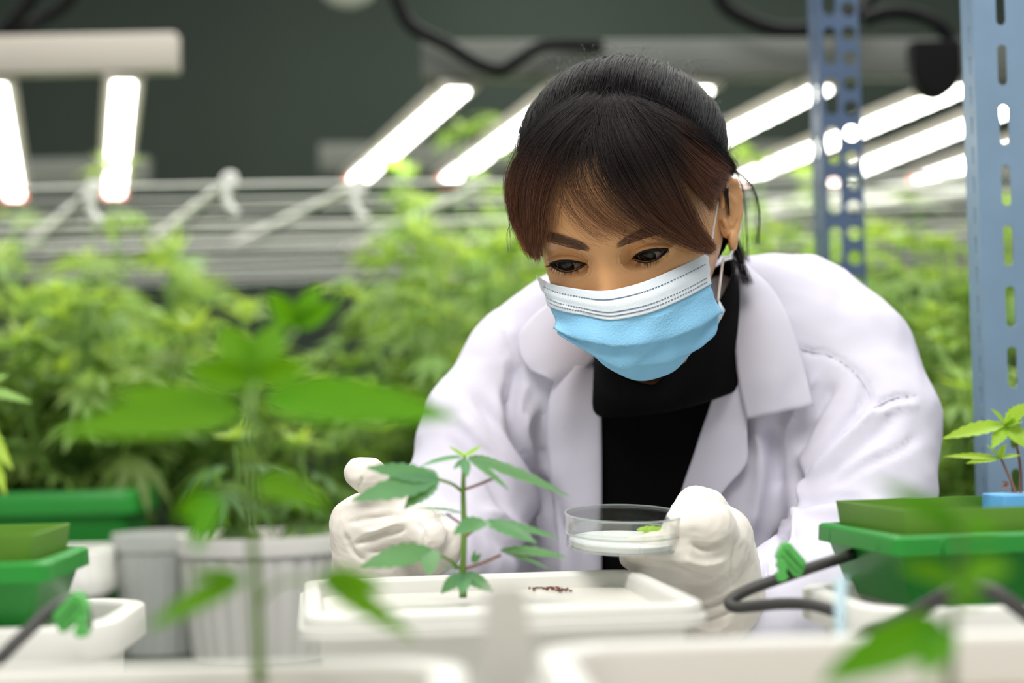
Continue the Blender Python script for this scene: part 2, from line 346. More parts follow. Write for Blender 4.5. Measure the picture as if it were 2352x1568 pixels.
def bush(label, px, pytop, d, zbase, nbr, spread, nn, size, seed, low=0.35, group='grown plants behind the woman', dens=2):
    r = random.Random(seed); top = U(px, pytop, d); base = np.array([top[0], d, zbase]); H = top[2]-zbase
    e = thing('cannabis_plant', label, 'plant', base, group=group); st = MB(); st.tube([(0, 0, 0), (r.uniform(-.02, .02), 0, H*0.5), (0, 0, H*0.97)], [0.008, 0.006, 0.002], 6, 8)
    tips = []
    br = [((0, 0, 0.1*H), (0, 0, H*0.5), (0, 0, H*0.97))]
    for i in range(nbr):
        a = i*2.4+r.uniform(-.4, .4); s = spread*r.uniform(0.6, 1.05); z0 = H*r.uniform(0.12, 0.45); h1 = H*r.uniform(0.62, 0.97)
        P = ((0, 0, z0), (s*0.75*math.cos(a), s*0.75*math.sin(a), z0+(h1-z0)*0.45), (s*math.cos(a), s*math.sin(a), h1)); br.append(P); st.tube(P, [0.004, 0.003, 0.0015], 5, 7)
    obj('stem', st, M['stem'], e)
    for bi, P in enumerate(br):
        Q = smooth_path(P, nn+2)
        for j in range(1, nn+2):
            t = j/(nn+1); q = Q[j]; rel = q[2]/H
            for k in range(dens):
                az = r.uniform(0, 6.283); sz = size*r.uniform(0.7, 1.15)*(1.0 if t < 0.8 else 0.8)
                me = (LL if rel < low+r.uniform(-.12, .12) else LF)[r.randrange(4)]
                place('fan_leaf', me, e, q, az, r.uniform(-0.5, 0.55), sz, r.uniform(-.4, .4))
        for k in range(4):
            place('top_leaf', LT[r.randrange(3)], e, Q[-1]-np.array([0, 0, 0.006*k]), k*1.7+r.random(), r.uniform(0.1, 0.9), size*r.uniform(0.45, 0.8))
    return e
ZB = 0.72
BUSH = [
 # label, px, pytop, depth, branches, spread, nodes, leaf
 ('bushy plant at the far left edge of the growing bench, nearest row', -20, 560, 2.35, 7, 0.14, 7, 0.070),
 ('bushy plant second from the left edge, dark leaves above the green trough', 190, 575, 2.4, 8, 0.15, 7, 0.072),
 ('bushy plant left of the gap, pale crown below the knotted cord', 400, 560, 2.6, 8, 0.15, 7, 0.070),
 ('tall plant touching the two lit bars at top left', 255, 350, 3.05, 6, 0.16, 8, 0.075),
 ('pale plant behind the left rows at the frame edge', 30, 470, 3.1, 7, 0.18, 7, 0.075),
 ('low plant in the middle gap under the trellis', 560, 700, 2.75, 6, 0.13, 6, 0.065),
 ('plant filling the space just left of the gloved fist', 720, 850, 2.55, 7, 0.13, 6, 0.062),
 ('tall bushy plant left of the woman, leaves up to the trellis', 960, 430, 2.75, 9, 0.15, 8, 0.070),
 ('plant close behind the woman\'s shoulder on her gloved-fist side', 1130, 530, 2.5, 8, 0.13, 7, 0.068),
 ('tallest pale plant reaching the lamp bars beside the woman\'s hair', 1060, 262, 3.2, 7, 0.16, 9, 0.078),
 ('plant hidden largely behind the woman\'s head', 1400, 430, 3.0, 6, 0.2, 7, 0.075),
 ('plant glimpsed between the ear and the first blue post', 1740, 330, 3.1, 7, 0.17, 8, 0.075),
 ('plant below the trellis between ear and first blue post', 1800, 500, 2.6, 7, 0.13, 7, 0.066),
 ('bushy plant between the two blue posts, nearest row', 2070, 520, 2.4, 8, 0.13, 8, 0.066),
 ('pale plant between the two blue posts, far row', 2110, 430, 3.2, 7, 0.17, 8, 0.075),
 ('plant showing through the slots of the nearest blue post', 2330, 480, 2.5, 8, 0.15, 8, 0.070),
 ('dark leafy plant low behind the woman\'s big white shoulder', 2170, 760, 2.2, 7, 0.10, 6, 0.06),
]
for i, (lb, px, pt, d_, nb, sp, nn, sz) in enumerate(BUSH): bush(lb, px, pt, d_, ZB, nb, sp, nn, sz, 100+i)
# ------------------------------------------------------------------ slotted steel posts
def slot_cell(mb, u0, u1, v0, v1, cu, cv, w, h, n=20):
    """one cell of a perforated plate in the (u,v) plane with a rounded slot"""
    a = np.linspace(0, 2*np.pi, n, endpoint=False)+np.pi/n; r = min(w, h)/2
    inn = np.stack([cu+np.cos(a)*r+np.sign(np.cos(a))*(w/2-r), cv+np.sin(a)*r+np.sign(np.sin(a))*(h/2-r)], -1)
    d = np.stack([np.cos(a), np.sin(a)], -1); out = []
    for x, y in d:
        tx = ((u1-cu)/x if x > 0 else (u0-cu)/x) if abs(x) > 1e-6 else 9; ty = ((v1-cv)/y if y > 0 else (v0-cv)/y) if abs(y) > 1e-6 else 9
        t = min(tx, ty); out.append((cu+x*t, cv+y*t))
    for c in ((u0, v0), (u1, v0), (u1, v1), (u0, v1)):
        i = int(np.argmin([(p[0]-c[0])**2+(p[1]-c[1])**2 for p in out])); out[i] = c
    v = [(p[0], 0, p[1]) for p in inn]+[(p[0], 0, p[1]) for p in out]
    mb.add(v, [(i, (i+1) % n, n+(i+1) % n, n+i) for i in range(n)])
def plate(cols, pitch, z1, z0=0.0):
    mb = MB()
    for (u0, u1, w, h, pt, off) in cols:
        z = z0-off*pt
        while z < z1:
            slot_cell(mb, u0, u1, z, z+pt, (u0+u1)/2, z+pt/2, w, h); z += pt
    v = np.vstack(mb.v); key = {}; idx = []
    for p in np.round(v, 5): idx.append(key.setdefault(tuple(p), len(key)))
    return MB().add(np.array(list(key)), [tuple(idx[i] for i in q) for q in mb.f])
def post(label, base, colsA, colsB, rz, m):
    e = thing('slotted_post', label, 'post', base, rz, group='slotted steel posts of the rack')
    o = obj('flange', plate(colsA, 0, 2.3).mesh('flange', False), m, e); solid(o, 0.0022, 1)
    o = obj('flange', plate(colsB, 0, 2.3).mesh('flange', False), m, e); solid(o, 0.0022, 1); o.rotation_euler = (0, 0, math.pi/2)
    return e
c = U(2262, 700, 1.57); c[2] = 0
post('blue-grey slotted steel post nearest the camera at the right edge', c, [(0, 0.045, 0.0085, 0.036, 0.0535, 0.3)], [(0, 0.03, 0.005, 0.017, 0.0268, 0.1), (0.03, 0.043, 0.001, 0.001, 0.1, 0)], 0.0, M['blue'])
M['blue_shaded'] = mat('shaded_blue_steel', (74, 92, 118), 0.4, 0.08, 14, 0.1, 90)  # post steel darkened in colour for the shadow on its camera side
c = U(1892, 300, 1.95); c[2] = 0
post('dark blue slotted steel post rising behind the woman\'s shoulder', c, [(0, 0.02, 0.015, 0.042, 0.055, 0.2), (0.02, 0.043, 0.0165, 0.0165, 0.0275, 0.4)], [(0, 0.043, 0.010, 0.036, 0.055, 0.2)], 0.1, M['blue_shaded'])

# ------------------------------------------------------------------ planters, trays, troughs
def tub(hx, hy, zt, h, r=0.018, lip=0.008, liph=0.012, wall=0.003, taper=0.012, step=True):
    """open tub, rim top at zt, outer half sizes hx, hy measured at the lip"""
    P = [(taper+lip+wall, zt-h+wall), (lip+wall, zt-0.004), (lip+wall*0.6, zt-0.001), (lip, zt), (0.002, zt-0.0005), (0.0005, zt-0.002)]
    if step: P += [(0.0005, zt-liph*0.55), (-0.002, zt-liph*0.6), (-0.002, zt-liph)]
    else: P += [(0, zt-liph)]
    P += [(lip-0.001, zt-liph), (lip, zt-liph-0.002), (taper+lip, zt-h)]
    return MB().rings([rrect(hx-o, hy-o, max(r-o*0.5, 0.003), z, 6) for o, z in P])
RZ = 0.115
e = thing('planter_tub', 'white planter tub holding the single seedling in front of the woman', 'planter', (-0.019, 1.15, 0.795), RZ, group='white planter tubs')
obj('tub', tub(0.118, 0.118, 0.09, 0.09, 0.02, 0.009, 0.014), M['white_pl'], e, autosmooth=50)
obj('cover', MB().rings([rrect(0.108, 0.108, 0.014, 0.074, 6), rrect(0.108, 0.108, 0.014, 0.079, 6)]), M['white_pl2'], e, autosmooth=40)
TUB = e
# near blurred tubs
for lb, cx, cy, hx, hy, zt, rz in (('blurred white planter tub at the bottom, left of the white label stake', -0.205, 0.705, 0.185, 0.09, 0.8915, 0.03),
                                   ('blurred white planter tub at the bottom, right of the white label stake', 0.18, 0.715, 0.17, 0.1, 0.8955, 0.05)):
    e = thing('planter_tub', lb, 'planter', (cx, cy, 0.795), rz, group='white planter tubs')
    h = zt-0.795
    obj('tub', tub(hx, hy, h, h, 0.035, 0.014, 0.022), M['white_pl'], e, autosmooth=50)
    obj('grow_medium', MB().rings([rrect(hx-0.02, hy-0.02, 0.02, h-0.03, 6), rrect(hx-0.02, hy-0.02, 0.02, h-0.022, 6)]), M['soil'], e, autosmooth=40)
# label stake
p = U(1165, 1500, 0.73); e = thing('label_stake', 'blurred white label stake standing between the two nearest tubs', 'stake', (p[0], p[1], 0.795))
k = 0.73/FPX
o = obj('blade', MB().rings([np.array([(-w, -0.001, z), (w, -0.001, z), (w, 0.001, z), (-w, 0.001, z)]) for w, z in ((0.0095, 0), (0.0095, 0.12), (0.008, 0.131), (0.006, 0.134))]), M['white_pl2'], e, autosmooth=30); bevel(o, 0.0006)
# troughs with green trays
def trough(label, cx, cy, hx, hy, rz, zt=0.88, zb=0.795):
    e = thing('trough', label, 'trough', (cx, cy, zb), rz, group='white troughs on the benches')
    obj('trough_body', tub(hx, hy, zt-zb, zt-zb, 0.045, 0.012, 0.02, taper=0.006, step=False), M['white_pl'], e, autosmooth=50); return e
trough('white rounded trough under the green tray at left', -0.425, 1.115, 0.185, 0.088, 0.04)
trough('white rounded trough under the green tray at right', 0.405, 1.14, 0.215, 0.095, 0.10)
def green_tray(label, il, cx, cy, hx, hy, rz, zb=0.872):
    e = thing('green_tray', label, 'tray', (cx, cy, zb), rz, group='green trays set on the troughs')
    h = 0.918-zb
    obj('tray', tub(hx, hy, h, h, 0.008, 0.007, 0.012, 0.002, 0.01, False), M['green_pl'], e, autosmooth=40)
    rb = MB()
    for sx in (-1, 1):
        for sy in (-1, 1):
            rb.box((sx*(hx-0.0035), sy*(hy-0.03), h-0.0065), (0.0035, 0.0008, 0.0055)); rb.box((sx*(hx-0.03), sy*(hy-0.0035), h-0.0065), (0.0008, 0.0035, 0.0055))
    obj('rim_rib', rb, M['green_pl'], e)
    e2 = thing('tray_insert', il, 'tray', (cx, cy, zb+0.006), rz, group='inner trays standing in the green trays')
    h2 = 0.933-zb-0.006
    obj('wall_frame', MB().rings([rrect(hx-o, hy-o, 0.005, z, 4) for o, z in ((0.019, 0.002), (0.0125, h2), (0.0105, h2), (0.017, 0.0))]), M['green_in'], e2, autosmooth=40)
green_tray('green plastic tray on the white trough at the left edge', 'olive inner tray rising from the green tray at left', -0.40, 1.10, 0.125, 0.065, 0.04)
green_tray('large green plastic tray on the white trough at the right edge', 'olive inner tray rising from the green tray at right', 0.385, 1.185, 0.17, 0.075, 0.16)

# hoses and clips
def hose(label, pts, r=0.0038):
    return tag(obj('drip_hose', MB().tube([U(*p) for p in pts], r, 10, 14*len(pts)), M['hose']), label, 'hose', 'black drip hoses')
hose('black drip hose bent back on itself left of the big green tray', [(1990, 1262, 1.19), (1920, 1285, 1.165), (1885, 1296, 1.155), (1800, 1325, 1.15), (1730, 1350, 1.15), (1690, 1370, 1.15), (1675, 1384, 1.148), (1688, 1394, 1.142), (1730, 1392, 1.135), (1800, 1386, 1.12), (1870, 1390, 1.10), (1940, 1412, 1.08), (2000, 1438, 1.06)])
hose('dark hose arching in front of the green tray at the bottom right', [(1930, 1500, 1.03), (1990, 1455, 1.0), (2050, 1432, 0.985), (2120, 1395, 0.97), (2180, 1362, 0.96), (2230, 1350, 0.955), (2280, 1358, 0.95), (2330, 1390, 0.945), (2400, 1450, 0.94), (2470, 1560, 0.93), (2520, 1750, 0.92)], 0.0042)
hose('grey hose slanting up to the green clip at bottom left', [(-190, 1740, 0.955), (-90, 1600, 0.965), (-10, 1522, 0.97), (50, 1462, 0.98), (118, 1400, 0.995), (165, 1378, 1.01), (192, 1398, 1.02), (200, 1438, 1.03)], 0.0036)
def prism_px(mb, poly, d, th):
    A = np.array([U(x, y, d-th/2) for x, y in poly]); return mb.rings([A, A+np.array([0, th, 0])])
def clip(label, ox, oy, d, sc, flip):
    f_ = lambda P: [(ox+(-1 if flip else 1)*(x-1820)*sc, oy+(y-1290)*sc) for x, y in P]; e = thing('hose_clip', label, 'clip', U(ox, oy, d), group='green hose clips')
    def pr(name, P, dd, th):
        o = obj(name, prism_px(MB(), f_(P), d+dd, th).mesh(name, False), M['green_clip'], e, world=True); bevel(o, .0005); return o
    pr('clip_block', [(1800, 1248), (1814, 1246), (1852, 1288), (1850, 1304), (1838, 1326), (1826, 1324), (1784, 1282), (1790, 1264)], 0, .012)
    pr('clip_ridge', [(1803, 1258), (1811, 1254), (1849, 1294), (1843, 1302)], -.0062, .004); pr('clip_ridge', [(1794, 1272), (1799, 1268), (1838, 1308), (1834, 1314)], -.0062, .003)
    pr('jaw', [(1790, 1286), (1806, 1284), (1812, 1300), (1806, 1312), (1812, 1326), (1802, 1336), (1786, 1334), (1783, 1318), (1794, 1312), (1784, 1302)], -.002, .010)
    return e
clip('green plastic clip on the bent black hose beside the glove', 1820, 1290, 1.146, 1.0, False)
clip('green plastic clip on the grey hose at bottom left', 158, 1412, 0.99, 1.15, True)
# pale blue stick
P0 = U(1932, 1325, 0.93); P1 = U(1912, 1475, 0.92)
e = thing('drip_stake', 'pale translucent blue drip stake in front of the right trough', 'stake', (P1[0], P1[1], 0.795))
v = P0-np.array([P1[0], P1[1], 0.795]); obj('shaft', MB().tube([(0, 0, 0.0), v*0.5, v], [0.0012, 0.0026, 0.0032], 8), M['lightblue'], e)
# far containers on the growing bench
def bucket(label, px, py, d, r, m, ribs=26, zb=0.72):
    t = U(px, py, d); h = t[2]-zb; e = thing('bucket', label, 'bucket', (t[0], t[1], zb), group='buckets on the growing bench')
    P = [(0.82*r, 0.004), (r*0.955, h-0.004), (r*0.97, h), (r*1.03, h), (r*1.04, h-0.004), (r*1.04, h-0.02), (r*0.985, h-0.021)]
    obj('rim', MB().rings([circ(a, z, 48) for a, z in P], cap1=False), m, e, autosmooth=40)
    R = []
    for a, z in ((r*0.985, h-0.021), (r*0.97, h-0.035), (0.84*r, 0.0)):
        t_ = np.linspace(0, 2*np.pi, ribs*4, endpoint=False); q = a*(1+0.025*np.sign(np.sin(ribs*t_))*(z < h-0.03)); R.append(np.stack([q*np.cos(t_), q*np.sin(t_), np.full(len(t_), z)], -1))
    obj('ribbed_side', MB().rings(R, cap0=False), m, e, autosmooth=30)
    obj('soil', MB().rings([circ(r*0.9, h-0.03, 32), circ(r*0.92, h-0.022, 32)]), M['soil'], e); return e
bucket('white ribbed bucket left of the gloved fist', 605, 1225, 2.08, 0.096, M['white_pl'])
bucket('grey ribbed bucket partly behind the white bucket', 372, 1222, 2.16, 0.058, M['grey_pl'])
e = thing('trough', 'distant pale trough on the growing bench left of the buckets', 'trough', (-0.62, 2.1, 0.72), 0.0, group='white troughs on the benches')
obj('trough_body', tub(0.145, 0.075, 0.13, 0.13, 0.02, 0.01, 0.05, taper=0.006), M['white_pl'], e, autosmooth=50)
e = thing('trough', 'dark green trough among the plants at the left edge', 'trough', (-0.66, 2.33, 0.72), 0.0, group='green troughs on the growing bench')
obj('trough_body', tub(0.18, 0.08, 0.19, 0.19, 0.02, 0.01, 0.03, taper=0.006), M['green_pl'], e, autosmooth=50)
obj('soil', MB().rings([rrect(0.165, 0.065, 0.01, 0.16), rrect(0.165, 0.065, 0.01, 0.17)]), M['soil'], e)

# ------------------------------------------------------------------ leaves placed one by one
def single_leaf(L, w, seg=12, serr=0.12, droop=0.2, curl=0.25):
    mb = MB(); leaflet(mb, 0, L, w, seg, serr, droop, curl); return mb
def leaf_px(name, parent, b0, t0, w, m, nrm=(0, -0.55, 0.83), droop=0.15, seg=12, serr=0.10, curl=0.25, flip=1):
    B = U(*b0); T = U(*t0); d = T-B; L = np.linalg.norm(d); y = d/L; n = np.array(nrm, float); n = n-y*(n@y); n /= np.linalg.norm(n); x = np.cross(y, n)
    me = single_leaf(L, w, seg, serr, droop, curl); V = np.vstack(me.v); V[:, 2] += droop*L*(V[:, 1]/L)   # chord stays base to tip
    W = B+V@np.stack([x, y, n], 0); mm = MB().add(W, me.f)
    return obj(name, mm, m, parent, world=True)
def stalk(name, parent, pts, r, m): return obj(name, MB().tube([U(*p) for p in pts], r, 7, 8*len(pts)), m, parent, world=True)
def leafgroup(parent, base, tips, m, nrm=(0, -0.55, 0.83), **kw):
    """one palmate leaf: several leaflets from the same point, joined to one leaf mesh"""
    mm = MB()
    for tip, w in tips:
        B = U(*base); T = U(*tip); d = T-B; L = np.linalg.norm(d); y = d/L; n = np.array(nrm, float); n = n-y*(n@y); n /= np.linalg.norm(n); x = np.cross(y, n)
        dr = kw.get('droop', 0.12); me = single_leaf(L, w, kw.get('seg', 14), kw.get('serr', 0.1), dr, kw.get('curl', 0.25)); V = np.vstack(me.v); V[:, 2] += dr*V[:, 1]
        mm.add(B+V@np.stack([x, y, n], 0), me.f)
    return obj('leaf', mm, m, parent, world=True)
# the seedling in the tub
D = 1.17
b0 = U(1064, 1368, D); e = thing('cannabis_seedling', 'small green seedling standing in the white tub before the woman', 'seedling', b0)
H = M['leaf_hero']; LM = M['leaf_lime']
stalk('stem', e, [(1064, 1372, D), (1063, 1310, D), (1066, 1220, D), (1064, 1130, D), (1067, 1046, D)], [0.0026, 0.0022, 0.0020, 0.0017, 0.0012], M['stem'])
up = (0, -0.35, 0.94)
leafgroup(e, (1067, 1048, D), [((1108, 1022, D), 0.0022), ((1030, 1024, D-.003), 0.0020), ((1050, 1034, D+.01), 0.002), ((1088, 1034, D+.012), 0.002)], LM, droop=-0.1)
leafgroup(e, (1060, 1050, D), [((962, 1072, D-.01), 0.0038), ((985, 1058, D+.02), 0.003)], H, up)
stalk('petiole', e, [(1063, 1130, D), (1040, 1112, D-.006), (1004, 1099, D-.012)], 0.0011, M['stem'])
leafgroup(e, (1006, 1099, D-.012), [((838, 1073, D-.03), 0.0066), ((806, 1150, D-.045), 0.0085), ((926, 1170, D-.03), 0.0062), ((960, 1072, D+.01), 0.0035)], H, (0.1, -0.85, 0.52), curl=0.1)
stalk('petiole', e, [(1066, 1124, D), (1100, 1112, D-.004), (1136, 1097, D-.008)], 0.0010, M['stem_red'])
leafgroup(e, (1074, 1052, D-.004), [((1312, 1142, D-.02), 0.0056), ((1175, 1072, D+.02), 0.0042), ((1172, 1128, D-.03), 0.003)], H, (0.15, -0.6, 0.8))
leafgroup(e, (1066, 1054, D-.01), [((1074, 1096, D-.02), 0.0034), ((1040, 1078, D-.015), 0.0018)], H, (0, -1, 0.2))
stalk('petiole', e, [(1064, 1206, D), (1040, 1190, D-.004), (1024, 1180, D-.006)], 0.0009, M['stem_red'])
leafgroup(e, (1060, 1178, D), [((938, 1168, D+.01), 0.0040), ((984, 1190, D-.015), 0.0016)], H, (0, -0.15, 1))
stalk('petiole', e, [(1068, 1232, D), (1090, 1216, D-.006), (1112, 1200, D-.012)], 0.0011, M['stem_red'])
leafgroup(e, (1114, 1196, D-.012), [((1040, 1228, D-.03), 0.0068), ((1234, 1248, D-.03), 0.0056), ((1285, 1236, D-.01), 0.0036), ((1128, 1216, D-.03), 0.0016)], H, (0.05, -0.7, 0.7))
stalk('petiole', e, [(1062, 1310, D), (1030, 1285, D-.01), (992, 1266, D-.02)], 0.0010, M['stem'])
leafgroup(e, (992, 1262, D-.02), [((826, 1302, D-.04), 0.0088), ((986, 1322, D-.045), 0.0066)], H, (-0.1, -0.8, 0.6), curl=0.1)
stalk('petiole', e, [(1068, 1306, D), (1110, 1292, D-.006), (1150, 1274, D-.010)], 0.0011, M['stem_red'])
leafgroup(e, (1147, 1264, D-.01), [((1305, 1280, D-.02), 0.0048), ((1262, 1306, D-.03), 0.0018)], H, (0, -0.55, 0.83))
leafgroup(e, (1084, 1290, D-.004), [((1106, 1272, D-.006), 0.0024), ((1092, 1262, D), 0.0012)], H, (0, -1, 0.3))
leafgroup(e, (1050, 1308, D-.002), [((1008, 1306, D-.004), 0.0016), ((1036, 1284, D), 0.002)], H, up)
leafgroup(e, (1066, 1318, D-.004), [((1012, 1364, D-.02), 0.0052), ((1062, 1366, D-.022), 0.0056), ((1134, 1360, D-.014), 0.0050), ((1108, 1330, D+.004), 0.003)], H, (0, -0.8, 0.6))
# crumbs of soil on the tub's cover
cr = MB()
for i in range(46):
    q = random.random(); px, py = (random.gauss(1278, 26), random.gauss(1352, 2.5)) if q < 0.55 else (random.gauss(1245, 16), random.gauss(1338, 4)) if q < 0.85 else (random.uniform(1180, 1480), random.uniform(1338, 1358))
    P = UZ(px, py, 0.8755); s_ = random.uniform(0.0004, 0.0012) if q < 0.85 else 0.0003
    if P[1] > 1.25: P[1] = 1.25
    cr.box(P, (s_, s_*0.7, s_*0.6), rotz(random.random()*3))
tag(obj('soil_crumbs', cr, M['crumb']), 'scattered reddish brown soil crumbs inside the white tub', 'soil', kind='stuff')

# near blurred plants
D = 0.78; b0 = U(592, 1500, D)
e = thing('cannabis_seedling', 'large blurred leafy plant close to the camera at left', 'seedling', (b0[0], b0[1], 0.87)); N_ = M['leaf_near']
stalk('stem', e, [(596, 1570, D), (590, 1400, D), (578, 1200, D), (572, 960, D), (600, 860, D+.03), (680, 760, D+0.08)], [0.0026, 0.0024, 0.002, 0.0018, 0.0016, 0.001], M['stem'])
front = (0, -0.75, 0.66)
leafgroup(e, (560, 950, D), [((120, 1000, D-.03), 0.0125), ((250, 900, D+.02), 0.008)], N_, front, serr=0.06)
leafgroup(e, (610, 925, D), [((1060, 962, D-.03), 0.0130), ((860, 880, D+.03), 0.008)], N_, front, serr=0.06)
leafgroup(e, (585, 872, D+.02), [((420, 850, D+.02), 0.0075), ((505, 745, D+.05), 0.0080), ((640, 735, D+.05), 0.0085), ((712, 835, D+.02), 0.007)], N_, (0, -1, 0.2), serr=0.06)
leafgroup(e, (682, 752, D+.08), [((615, 668, D+.08), 0.006), ((735, 652, D+.09), 0.006), ((780, 690, D+.08), 0.005), ((690, 690, D+.09), 0.004)], N_, (0, -1, 0.15), serr=0.06)
stalk('petiole', e, [(578, 1180, D), (540, 1130, D-.01), (490, 1130, D-.02)], 0.001, M['stem'])
leafgroup(e, (490, 1130, D-.02), [((448, 1272, D-.04), 0.0060), ((400, 1190, D-.02), 0.005)], N_, (0, -1, 0.1))
leafgroup(e, (590, 1110, D), [((760, 1170, D-.02), 0.007), ((700, 1090, D+.02), 0.005)], N_, front)
stalk('petiole', e, [(590, 1390, D), (640, 1340, D-.01), (728, 1330, D-.02)], 0.001, M['stem'])
leafgroup(e, (735, 1325, D-.02), [((890, 1352, D-.03), 0.0058), ((960, 1470, D-.05), 0.0052)], M['leaf_near'], (0, -0.9, 0.4))
leafgroup(e, (560, 1330, D-.02), [((330, 1450, D-.05), 0.0062), ((420, 1320, D-.03), 0.004)], N_, front)
D = 0.70; b0 = U(2180, 1540, D)
e = thing('cannabis_seedling', 'blurred leafy plant close to the camera at the bottom right', 'seedling', (b0[0], b0[1], 0.88))
stalk('stem', e, [(2180, 1590, D), (2185, 1450, D), (2200, 1330, D), (2210, 1200, D)], [0.0022, 0.002, 0.0016, 0.001], M['stem'])
leafgroup(e, (2170, 1440, D), [((1880, 1570, D-.02), 0.010), ((2010, 1440, D+.02), 0.006), ((2120, 1560, D-.03), 0.007)], N_, front, serr=0.05)
leafgroup(e, (2195, 1330, D), [((2060, 1300, D), 0.005), ((2330, 1310, D-.02), 0.0085), ((2240, 1400, D-.02), 0.006)], N_, front, serr=0.05)
leafgroup(e, (2208, 1210, D), [((2130, 1170, D), 0.003), ((2300, 1215, D), 0.004)], N_, front, serr=0.05)
leafgroup(e, (2205, 1225, D), [((2045, 1110, D), 0.0045), ((1995, 1095, D-.01), 0.0035)], N_, front, serr=0.05)
# lime seedling in the blue foam at the right edge
D = 1.22; b0 = U(2320, 1175, D)
e = thing('foam_plug', 'sky blue foam plug in the big green tray at the right edge', 'plug', (b0[0]+0.004, b0[1], b0[2]-0.012), 0.2)
bevel(obj('foam', MB().box((0, 0, -0.003), (0.017, 0.017, 0.0275)), M['cyan'], e), 0.0015)
bevel(obj('slit', MB().box((0.0, 0, 0.0245), (0.0012, 0.014, 0.0006)), M['soil'], e), 0.0003)
e = thing('cannabis_seedling', 'small lime seedling in the blue foam at the right edge', 'seedling', U(2335, 1140, D))
stalk('stem', e, [(2338, 1142, D), (2318, 1095, D), (2298, 1050, D)], [0.0011, 0.001, 0.0008], M['stem_red'])
stalk('stem', e, [(2345, 1142, D+.01), (2342, 1060, D+.01), (2330, 1010, D+.01), (2312, 970, D)], [0.0012, 0.001, 0.0008], M['stem_red'])
for b_, t_ in (((2296, 1052), [((2166, 1048), 0.0028), ((2218, 1064), 0.0028), ((2312, 1020), 0.0035), ((2264, 1020), 0.002), ((2345, 1045), 0.002)]),
               ((2308, 974), [((2163, 1008), 0.0058), ((2330, 955), 0.005), ((2372, 925), 0.006), ((2275, 938), 0.003)]), ((2312, 976), [((2278, 1030), 0.0050), ((2360, 1030), 0.0068), ((2350, 968), 0.004)])):
    leafgroup(e, (*b_, D), [((*q, D-0.01), w) for q, w in t_], LM, (0, -0.75, 0.66))
for q in ((2300, 1105), (2312, 1118), (2295, 1122)):
    leafgroup(e, (2318, 1112, D), [((*q, D-.003), 0.0012)], M['stem_red'], (0, -1, 0.3))
# plant at the left edge whose tips hang into the frame
D = 1.05; e = thing('cannabis_seedling', 'lime seedling in the left green tray, tips hanging in from the edge', 'seedling', U(-70, 1260, D))
stalk('stem', e, [(-70, 1262, D), (-66, 1100, D), (-60, 960, D)], [0.002, 0.0016, 0.001], M['stem'])
leafgroup(e, (-50, 960, D), [((14, 1140, D-.02), 0.0050), ((30, 1080, D-.02), 0.0045), ((-20, 1120, D-.03), 0.004)], LM, (0.3, -1, 0.3))
leafgroup(e, (-55, 890, D), [((75, 925, D), 0.0035), ((20, 860, D), 0.003)], M['leaf_bg'], (0, -0.8, 0.6))
stalk('petiole', e, [(-60, 960, D), (-58, 920, D), (-55, 890, D)], 0.0009, M['stem'])
# young plants in the white bucket
def young(label, px, pyt, d, zb, nn, size, seed):
    r = random.Random(seed); t = U(px, pyt, d); H_ = t[2]-zb; e = thing('cannabis_plant', label, 'plant', (t[0], d, zb), group='young plants in buckets')
    obj('stem', MB().tube([(0, 0, 0), (0.004, 0, H_*0.5), (0, 0, H_)], [0.004, 0.002], 6, 8), M['stem'], e)
    for j in range(nn):
        for s_ in (0, 1):
            place('fan_leaf', LL[r.randrange(1, 4)], e, (0, 0, H_*(0.3+0.65*j/nn)), j*1.57+s_*math.pi+r.uniform(-.3, .3), r.uniform(-0.5, 0.1), size*r.uniform(0.8, 1.1))
    for k in range(5): place('top_leaf', LT[r.randrange(3)], e, (0, 0, H_), k*1.3, r.uniform(0.2, 0.9), size*0.6)
young('young dark plant with drooping leaves, left one in the white bucket', 540, 1010, 2.04, 0.84, 4, 0.055, 3)
young('young dark plant with drooping leaves, right one in the white bucket', 690, 1020, 2.1, 0.84, 4, 0.055, 5)
# ------------------------------------------------------------------ the woman: head
M['skin'] = mat('skin', (216, 161, 110), 0.38, 0.06, 30, 0.14, 900, sss=0.12, spec=0.5)
M['eye_dark'] = mat('eye_line', (22, 15, 13), 0.6)
M['black_top'] = mat('black_jersey', (9, 8, 10), 0.9, 0.15, 40, 0.25, 700, spec=0.12)
M['coat'] = mat('white_lab_coat', (222, 218, 232), 0.8, 0.02, 12, 0.10, 60)
M['glove'] = mat('white_latex', (238, 230, 220), 0.42, 0.03, 30, 0.15, 60, sss=0.1)
M['mask_white'] = mat('white_nonwoven', (226, 234, 240), 0.8, 0.03, 80, 0.2, 900)
M['cord'] = mat('white_elastic', (238, 232, 226), 0.7)
M['stitch'] = mat('stitch_grey', (122, 132, 148), 0.8)
M['trouser'] = mat('dark_trousers', (32, 34, 42), 0.8)
def mask_blue():
    m = mat('blue_nonwoven', (138, 197, 232), 0.75, 0.05, 45); nt = m.node_tree; N = nt.nodes; L = nt.links
    tc = N.new('ShaderNodeTexCoord'); mp = N.new('ShaderNodeMapping'); mp.inputs['Rotation'].default_value = (0.3, 0.5, 0.7); L.new(tc.outputs['Object'], mp.inputs['Vector'])
    br = N.new('ShaderNodeTexVoronoi'); br.inputs['Scale'].default_value = 620; L.new(mp.outputs[0], br.inputs['Vector'])
    bp = N.new('ShaderNodeBump'); bp.inputs['Strength'].default_value = 0.35; bp.inputs['Distance'].default_value = 0.0008; L.new(br.outputs['Distance'], bp.inputs['Height']); L.new(bp.outputs[0], N['Principled BSDF'].inputs['Normal'])
    return m
M['mask_blue'] = mask_blue()
